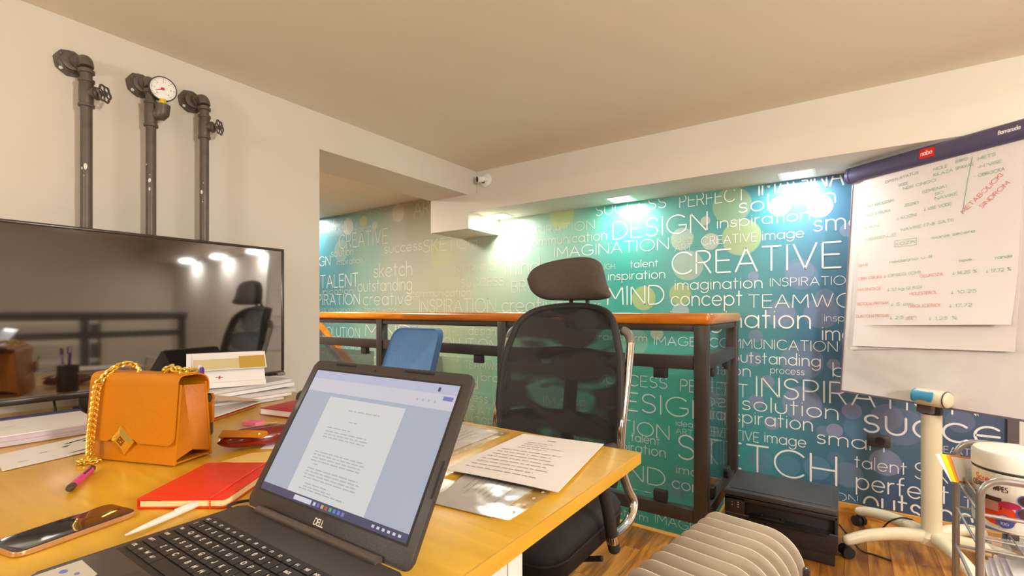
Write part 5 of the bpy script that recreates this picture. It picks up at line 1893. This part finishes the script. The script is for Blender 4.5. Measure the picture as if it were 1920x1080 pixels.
# five legs; world directions measured on the floor, turned into the local frame
hub = V((.315, 2.775, 0))
b = MB()
b.lathe([(.05, .075), (.062, .082), (.062, .112), (.045, .128), (.034, .132)], (0, 0, 0), (0, 0, 1), 28)
b.build('hub', M['cream'], fc)
for k, (ex, ey) in enumerate(((.008, 2.60), (.062, 3.015), (.52, 3.035), (.66, 2.70), (.42, 2.45))):
    d = V((ex, ey, 0)) - hub
    L_ = d.length
    d = MX.Rotation(-FA, 3, 'Z') @ d.normalized()
    b = MB()
    pts = smooth_path([d * .03 + V((0, 0, .105)), d * (L_ * .4) + V((0, 0, .112)), d * (L_ * .75) + V((0, 0, .098)), d * (L_ - .005) + V((0, 0, .074))], 5)
    n_ = len(pts)
    b.tube(pts, [.030 - .008 * i / n_ for i in range(n_)], 14)
    b.ell(pts[-1], (.022, .022, .022), seg=14)
    lg = b.build('base_leg', M['cream'], fc)
    b = MB()
    sd = V((-d.y, d.x, 0))
    e = d * L_
    for q in (-1, 1):
        b.cyl(e + sd * (.006 * q) + V((0, 0, .0255)), e + sd * (.024 * q) + V((0, 0, .0255)), .025, seg=20)
    b.cyl(e - sd * .007 + V((0, 0, .028)), e + sd * .007 + V((0, 0, .028)), .010, seg=10)
    b.cyl(e + V((0, 0, .03)), e + V((0, 0, .062)), .012, seg=10)
    b.build('caster', M['rubber'], lg)

# ================================================================ printer on the floor
M['printer'] = mat('printer_black', S(48, 44, 44), .42, noise=(60, .05))
M['printer_lid'] = mat('printer_lid', S(74, 72, 76), .35, noise=(200, .06), bump=(600, .03))
pr = thing('printer', 'black inkjet printer with grey lid standing on the floor behind the heater', 'printer', (-.246, 2.622, 0))
PW, PD, PH = .448, .34, .252
h = PW / 2
b = MB()
b.bx(-h + .01, h - .01, -PD / 2 + .012, PD / 2, .0, .06, bev=.006)
b.bx(-h, h, -PD / 2 + .03, PD / 2, .055, PH - .032, bev=.006)
b.bx(-h, h, -PD / 2, -PD / 2 + .04, .055, .140, bev=.004)
b.bx(-h, -h + .088, -PD / 2, -PD / 2 + .04, .1405, PH - .032, bev=.004)
b.bx(h - .012, h, -PD / 2, -PD / 2 + .04, .1405, PH - .032, bev=.004)
b.bx(-h, h, -PD / 2, -PD / 2 + .04, PH - .05, PH - .032, bev=.003)
bo = b.build('body', M['printer'], pr)
b = MB()
b.bx(-h - .001, h + .001, -PD / 2 - .002, PD / 2 + .002, PH - .029, PH - .004, bev=.006)
b.bx(-h + .02, h - .02, -PD / 2 + .03, PD / 2 - .03, PH - .0045, PH, bev=.002)
b.build('lid', M['printer_lid'], pr)
b = MB()
b.bx(-h + .014, -h + .076, -PD / 2 - .0015, -PD / 2 + .001, .155, .208, bev=.001)
pn = b.build('control_panel', mat('panel_black', S(58, 50, 50), .25), pr)
for kx, kz in ((-h + .034, .192), (-h + .034, .180), (-h + .060, .195), (-h + .060, .185), (-h + .060, .174)):
    b = MB()
    b.box((kx, -PD / 2 - .002, kz), (.006 if kx > -h + .05 else .003, .001, .003))
    b.build('button_light', M['legend'], pn)
b = MB()
b.bx(-h + .10, h - .02, -PD / 2 + .032, -PD / 2 + .036, .141, .20)
b.build('slot_back', M['rubber'], bo)
b = MB()
b.bx(-h + .105, h - .03, -PD / 2 - .028, -PD / 2 + .03, .1415, .1455, bev=.001)
tr = b.build('paper_tray', mat('tray_black', S(40, 36, 36), .25), pr)
b = MB()
b.bx(-h + .15, -h + .25, -PD / 2 - .01, -PD / 2 + .02, .146, .152, bev=.002)
b.bx(-h + .155, -h + .163, -PD / 2 - .005, -PD / 2 + .02, .152, .165, bev=.002)
b.bx(-h + .237, -h + .245, -PD / 2 - .005, -PD / 2 + .02, .152, .165, bev=.002)
b.build('paper_guide', M['printer'], tr)
b = MB()
b.bx(-h + .0, h - .0, -PD / 2 - .0008, -PD / 2 + .002, .1395, .1415)
b.build('trim_line', mat('trim_grey', S(110, 106, 108), .3), bo)

# ================================================================ oil heater in front of the railing
M['heater'] = mat('heater_enamel', S(206, 194, 176), .38, noise=(4, .02))
AX = V((.172, .985, 0)).normalized()              # axis along the row of fins, away from the camera
HA = math.atan2(AX.x, AX.y)
far = V((-.165, 1.135, 0))                          # centre of the farthest fin
ht = thing('oil_heater', 'cream oil filled radiator heater with ribbed fins on the wooden floor', 'heater', (far.x, far.y, 0), -HA)
# local y = away from camera along the row, local x = across
FW, FH = .205, .55
def fin_outline(g, n=8):
    w, hgt = FW / 2 - g, FH - 2 * g
    z0 = .095 + g
    rt, rl_ = max(.070 - g, .012), max(.036 - g, .008)
    rb = max(.03 - g, .008)
    p = []
    for cx, cz, a, r in ((w - rt, z0 + hgt - rt, 0, rt), (-w + rl_, z0 + hgt - rl_, 90, rl_), (-w + rb, z0 + rb, 180, rb), (w - rb, z0 + rb, 270, rb)):
        p += arcpts(cx, cz, r, r, a, a + 90, n)
    return p
NF = 11
PITCH = .0415
def fin_mb():
    b = MB()
    prof = [(.0, .0014), (.0, -.0014)]
    ring = lambda g, y: [V((p[0], y, p[1])) for p in fin_outline(g)]
    seq = [(.066, .006), (.056, .0092), (.042, .0092), (.034, .0036), (.026, .0022), (.012, .0021), (.004, .0021), (.0, .0012)]
    rs = [ring(g, -y) for g, y in seq] + [ring(g, y) for g, y in reversed(seq)]
    b.rings(rs)
    return b
f0_ = fin_mb().build('fin', M['heater'], ht, sharp=60)
for k in range(1, NF):
    c = f0_.copy()
    COL.objects.link(c)
    c.parent = ht
    c.location = (0, -PITCH * k, 0)
b = MB()
for z in (.14, .60):
    b.cyl((0, -PITCH * NF, z), (0, .01, z), .017, seg=14)
b.build('oil_pipe', M['heater'], ht)
b = MB()
b.box((0, -PITCH * NF - .035, .36), (.17, .085, .52), bev=.02, seg=3)
cp = b.build('control_box', M['white'], ht)
b = MB()
for z in (.50, .42):
    b.lathe([(.02, 0), (.02, .012), (.016, .016)], (0, -PITCH * NF - .078, z), (0, -1, 0), 20)
b.build('knob', M['black_plastic'], cp)
for yy in (-.02, -PITCH * (NF - 1)):
    b = MB()
    b.box((0, yy, .075), (.22, .03, .02), bev=.004)
    sp_ = b.build('foot_bar', M['black_plastic'], ht)
    for s in (-1, 1):
        b = MB()
        b.cyl((s * .105, yy - .012, .033), (s * .105, yy + .012, .033), .032, seg=18)
        b.build('caster', M['rubber'], sp_)
b = MB()
b.tube(smooth_path([(FW / 2 + .002, -.02, .575), (FW / 2 + .014, -.02, .545), (FW / 2 + .010, -.03, .49), (FW / 2 + .012, -.045, .42)], 4), .0055, 8)
b.tube([(FW / 2 + .001, -.035, .56), (FW / 2 + .010, -.06, .44)], .004, 8)
b.box((FW / 2 + .008, -.024, .582), (.012, .016, .03), bev=.003)
b.build('side_latch', mat('latch_grey', S(92, 86, 84), .25, .8), ht)

# ================================================================ cables on the floor by the printer
c1 = thing('floor_cable', 'black cable looping over the flip chart base legs', 'cable', (.12, 2.85, 0))
b = MB()
b.tube(smooth_path([on_z(u, v, z) - V(c1.location) for u, v, z in ((1640, 1004, .004), (1653, 992, .05), (1668, 978, .115), (1690, 971, .140), (1708, 974, .140), (1716, 980, .128))], 6), .0035, 8)
b.build('wire', M['rubber'], c1)
c2 = thing('floor_cable', 'black cable lying on the floor beside the printer', 'cable', (.05, 2.68, 0))
b = MB()
b.tube(smooth_path([(-.07, .02, .10), (-.03, .02, .05), (.01, .01, .008), (.06, .0, .004), (.12, -.02, .004)], 6), .0035, 8)
b.build('wire', M['rubber'], c2)

# ================================================================ silver wire trolley at the right edge
tr_ = thing('wire_trolley', 'silver tube trolley with wire baskets at the right edge of the picture', 'trolley', (.43, 1.66, 0))
XL, XR_ = -.172, .20
YF, YR = -.135, .155
ZTOP = .712
def hoop(y, xl, ZTOP=ZTOP):
    pts = [(xl, y, .05), (xl, y, ZTOP - .045)] + [(xl + .045 - .045 * math.cos(R(a)), y, ZTOP - .045 + .045 * math.sin(R(a))) for a in range(15, 91, 15)] + [(XR_ - .045 + .045 * math.sin(R(a)), y, ZTOP - .045 + .045 * math.cos(R(a))) for a in range(0, 91, 15)] + [(XR_, y, .05)]
    b = MB()
    b.tube(pts, .0082, 12)
    return b.build('hoop_frame', M['silver'], tr_)
h1 = hoop(YR, XL, .735)
h2 = hoop(YF, XL)
for hp_, y in ((h1, YR), (h2, YF)):
    for x in (XL, XR_):
        b = MB()
        b.cyl((x, y - .008, .025), (x, y + .008, .025), .024, seg=18)
        b.cyl((x, y, .03), (x, y, .055), .007, seg=8)
        b.build('caster', M['rubber'], hp_)
def basket(nm, z0, z1, bars):
    b = MB()
    for z, r in ((z1, .0042), (z0, .0032)):
        for (xa, ya), (xb, yb) in (((XL, YF), (XR_, YF)), ((XR_, YF), (XR_, YR)), ((XR_, YR), (XL, YR)), ((XL, YR), (XL, YF))):
            b.cyl((xa, ya, z), (xb, yb, z), r, seg=8)
    for k in range(1, bars):
        x = XL + (XR_ - XL) * k / bars
        b.tube([(x, YF, z1), (x, YF, z0), (x, YR, z0), (x, YR, z1)], .0018, 6)
    for k in range(1, 4):
        y = YF + (YR - YF) * k / 4
        b.tube([(XL, y, z0), (XR_, y, z0)], .0018, 6)
    return b.build(nm, M['silver'], tr_)
basket('basket', .548, .628, 5)
basket('basket', .26, .44, 5)
basket('basket', .06, .16, 5)
b = MB()
b.box((XL + .006, (YF + YR) / 2, .642), (.004, YR - YF - .01, .022))
b.build('side_bar', M['silver'], tr_)

# tub of wipes in the top basket
tb = thing('wipes_tub', 'white tub of screen cleaning wipes with orange label in the trolley basket', 'tub', (.358, 1.722, .5535))
tb.scale = (1.07, 1.07, 1.07)
M['tub'] = mat('tub_white', S(232, 228, 216), .35)
TR = .076
b = MB()
b.lathe([(.066, 0), (TR, .004), (TR, .132), (TR - .002, .134)], seg=48)
b.build('body', M['tub'], tb)
b = MB()
b.lathe([(TR - .002, .1345), (TR - .001, .138), (TR + .002, .140), (TR + .002, .172), (TR - .002, .178), (TR - .016, .181), (.001, .181)], seg=48)
b.build('lid', M['tub'], tb)
b = MB()
b.lathe([(TR + .0004, .1335), (TR + .0012, .1350), (TR + .0004, .1375)], seg=48)
b.build('lid_shadow_gap', M['rubber'], tb)
lab = MB()
def cyl_map(ang, z, k=.0008):
    return V(((TR + k) * math.cos(ang), (TR + k) * math.sin(ang), z))
def patch(poly, mi, k):
    c0 = sum(p[0] for p in poly) / len(poly), sum(p[1] for p in poly) / len(poly)
    n = len(poly)
    ring0 = [lab.v(cyl_map(R(p[0]), p[1], k)) for p in poly]
    mid = [lab.v(cyl_map(R((p[0] + c0[0]) / 2), (p[1] + c0[1]) / 2, k)) for p in poly]
    ctr = lab.v(cyl_map(R(c0[0]), c0[1], k))
    for i in range(n):
        lab.face((ring0[i], ring0[(i + 1) % n], mid[(i + 1) % n], mid[i]), mi)
        lab.face((mid[i], mid[(i + 1) % n], ctr), mi)
def rectp(a0, a1, z0, z1, n=8):
    return [(a0 + (a1 - a0) * i / n, z0) for i in range(n + 1)] + [(a1 + (a0 - a1) * i / n, z1) for i in range(n + 1)]
# facing angle towards the camera
FCA = math.degrees(math.atan2(-1.716, -.352))
for i in range(30):
    a0, a1 = FCA - 100 + 200 * i / 30, FCA - 100 + 200 * (i + 1) / 30
    lab.face([lab.v(cyl_map(R(a), z, .0006)) for a, z in ((a0, .010), (a1, .010), (a1, .128), (a0, .128))], 0)
patch(arcpts(FCA + 62, .062, 48, .075, 0, 345, 24), 1, .0009)
patch(arcpts(FCA + 66, .060, 40, .060, 0, 345, 24), 0, .0011)
patch(arcpts(FCA - 24, .040, 26, .026, 0, 345, 18), 1, .0013)
patch(rectp(FCA - 62, FCA - 18, .052, .078), 4, .0014)
patch(rectp(FCA - 52, FCA - 22, .046, .068), 3, .0016)
patch(arcpts(FCA - 8, .066, 14, .008, 0, 345, 14), 5, .0018)
for a, z, r in ((12, .082, 11), (10, .052, 11)):
    patch(arcpts(FCA + a, z, r, r * .00125, 0, 345, 18), 2, .0018)
    patch(arcpts(FCA + a, z, r * .8, r * .001, 0, 345, 18), 4, .0020)
patch(arcpts(FCA - 14, .027, 12, .015, 0, 345, 18), 2, .0018)
patch(arcpts(FCA - 14, .031, 10, .009, 0, 180, 12), 0, .0020)
patch(arcpts(FCA - 14, .034, 4, .005, 0, 345, 12), 2, .0022)
def wrap_text(s, a0, z, hgt, mi, w=None):
    ls, tw = text_lines(s, .2)
    kx = (w / tw) if w else hgt
    for l in ls:
        for i in range(len(l) - 1):
            p, q = l[i], l[i + 1]
            def cv(pt, off):
                an = R(FCA + a0) + (pt[0] * kx + off[0]) / TR
                return cyl_map(an, z + pt[1] * hgt + off[1], .0024)
            dx, dy = (q[0] - p[0]) * kx, (q[1] - p[1]) * hgt
            ln = math.hypot(dx, dy) or 1
            o_ = (-dy / ln * hgt * .09, dx / ln * hgt * .09)
            no = (-o_[0], -o_[1])
            lab.face([lab.v(cv(p, no)), lab.v(cv(q, no)), lab.v(cv(q, o_)), lab.v(cv(p, o_))], mi)
wrap_text('Screen', -58, .108, .013, 1, .050)
wrap_text('CLEANING WIPES', -66, .094, .011, 4, .074)
wrap_text('100', -19, .019, .0055, 0, .013)
lab.build('label', [M['tub'], mat('label_orange', S(228, 72, 28), .4), mat('label_blue', S(76, 90, 170), .4), mat('label_skin', S(206, 150, 130), .5), mat('label_dark', S(80, 52, 50), .5), mat('label_magenta', S(190, 40, 90), .5)], tb, sharp=80)

# price card clipped to the rear hoop
pc = thing('price_card', 'yellow and orange edged white card clipped to the trolley next to the wipes tub', 'card', (.255, 1.70, .650), 0)
cc = V(pc.location)
cpt2 = [at_t(1784, 903, 1.25), at_t(1840, 913, 1.305), at_t(1840, 860, 1.325), at_t(1762, 851, 1.275)]
fn = lambda u, v: quad_pt(cpt2, u, v) - cc
nn = (fn(1, 0) - fn(0, 0)).cross(fn(0, 1) - fn(0, 0)).normalized()
if nn.dot(-V(pc.location)) < 0:
    nn = -nn
b = MB()
b.surf(fn, 4, 4, .0012 if (fn(1, 0) - fn(0, 0)).cross(fn(0, 1) - fn(0, 0)).dot(nn) > 0 else -.0012)
def cq(u0, u1, v0, v1, mi, l, sk=0):
    b.surf(lambda u, v: fn(u0 + (u1 - u0) * u, v0 + (v1 - v0) * v) + nn * (.0014 + .0005 * l), 5, 5, 0, mi)
cq(0, .24, .0, 1, 1, 1)
cq(.13, 1, 0, 1, 2, 2)
cq(.22, 1, .07, .93, 0, 3)
for k in range(3):
    b.face([b.v(fn(.5 + .09 * k + dx, .35 + dy) + nn * .0040) for dx, dy in ((0, 0), (.02, 0), (.035, .25), (.02, .25))], 3)
b.build('card', [M['white'], mat('card_yellow', S(248, 206, 16), .5), mat('card_orange', S(232, 140, 40), .5), mat('card_grey', S(214, 216, 212), .5)], pc)
b = MB()
e0, e1 = fn(0, 1), fn(0, 0)
lft = V(-R_) * .012
b.face([b.v(e0 + lft), b.v(e1 + lft * .1), b.v(e1), b.v(e0)])
b.face([b.v(e0 + lft - nn * .001), b.v(e0 - nn * .001), b.v(e1 - nn * .001), b.v(e1 + lft * .1 - nn * .001)])
b.build('side_flap', M['white'], pc)

# papers and a clear folder in the lower basket
M['clear'] = thin_glass('clear_plastic', (.97, .98, .98, 1), .12, .5, bump=(10, .15))
pb = thing('paper_bundle', 'leaning bundle of white papers in the lower trolley basket', 'papers', (.40, 1.66, .266))
for k in range(5):
    b = MB()
    a_ = R(-7 + 3.5 * k)
    def lay(u, v, k=k, a_=a_):
        x, y = -.10 + .25 * u, -.105 + .215 * v
        return V((x * math.cos(a_) - y * math.sin(a_) * .4 + .012 * k, y, .004 + .085 + .075 * v + .010 * math.sin(u * 2.5) + .0075 * k))
    b.surf(lay, 6, 6, .0035)
    b.build('sheet', M['paper'] if k % 2 == 0 else M['paper_lilac'], pb)
cf = thing('plastic_folder', 'clear plastic folder lying on top of the papers in the trolley', 'folder', (.392, 1.735, .486))
b = MB()
b.box((0, 0, .006), (.17, .20, .012), (R(-6), 0, 0), bev=.003)
b.build('shell', M['clear'], cf)
b = MB()
b.box((0.02, 0, .0065), (.10, .13, .004), (R(-6), 0, 0))
b.build('inserted_card', M['paper_grey'], cf)
# ================================================================ the far side of the room, seen only in the television screen
fr_ = thing('stair_railing', 'dark railing across the room that shows only as a reflection in the television', 'railing', (2.0, 0, 0))
for y in (-2.3, -1.05, .2, 1.45, 2.3):
    b = MB()
    b.bx(-.03, .03, y - .03, y + .03, 0, 1.03)
    b.build('post', M['steel_dark'], fr_)
b = MB()
b.bx(-.03, .03, -2.35, 2.35, 1.0, 1.085, bev=.01)
b.build('handrail', M['steel_dark'], fr_)
b = MB()
b.bx(-.022, .022, -2.3, 2.3, .82, .885)
b.build('middle_rail', M['steel_dark'], fr_)
b = MB()
b.bx(-.022, .022, -2.3, 2.3, .10, .16)
b.build('bottom_rail', M['steel_dark'], fr_)
sf = thing('added_shelf', 'low open stack of pale boards added across the room for the television to reflect', 'shelf', (3.4, 0, 0))  # made-up boards, there only to put pale stripes in the television reflection
for z in (.25, .48, .71, .94):
    b = MB()
    b.bx(-.15, .15, -1.8, 1.9, z, z + .035)
    b.build('shelf_board', M['white'], sf)
for y in (-1.8, .0, 1.87):
    b = MB()
    b.bx(-.15, .15, y, y + .03, 0, .975)
    b.build('side_panel', M['steel_dark'], sf)
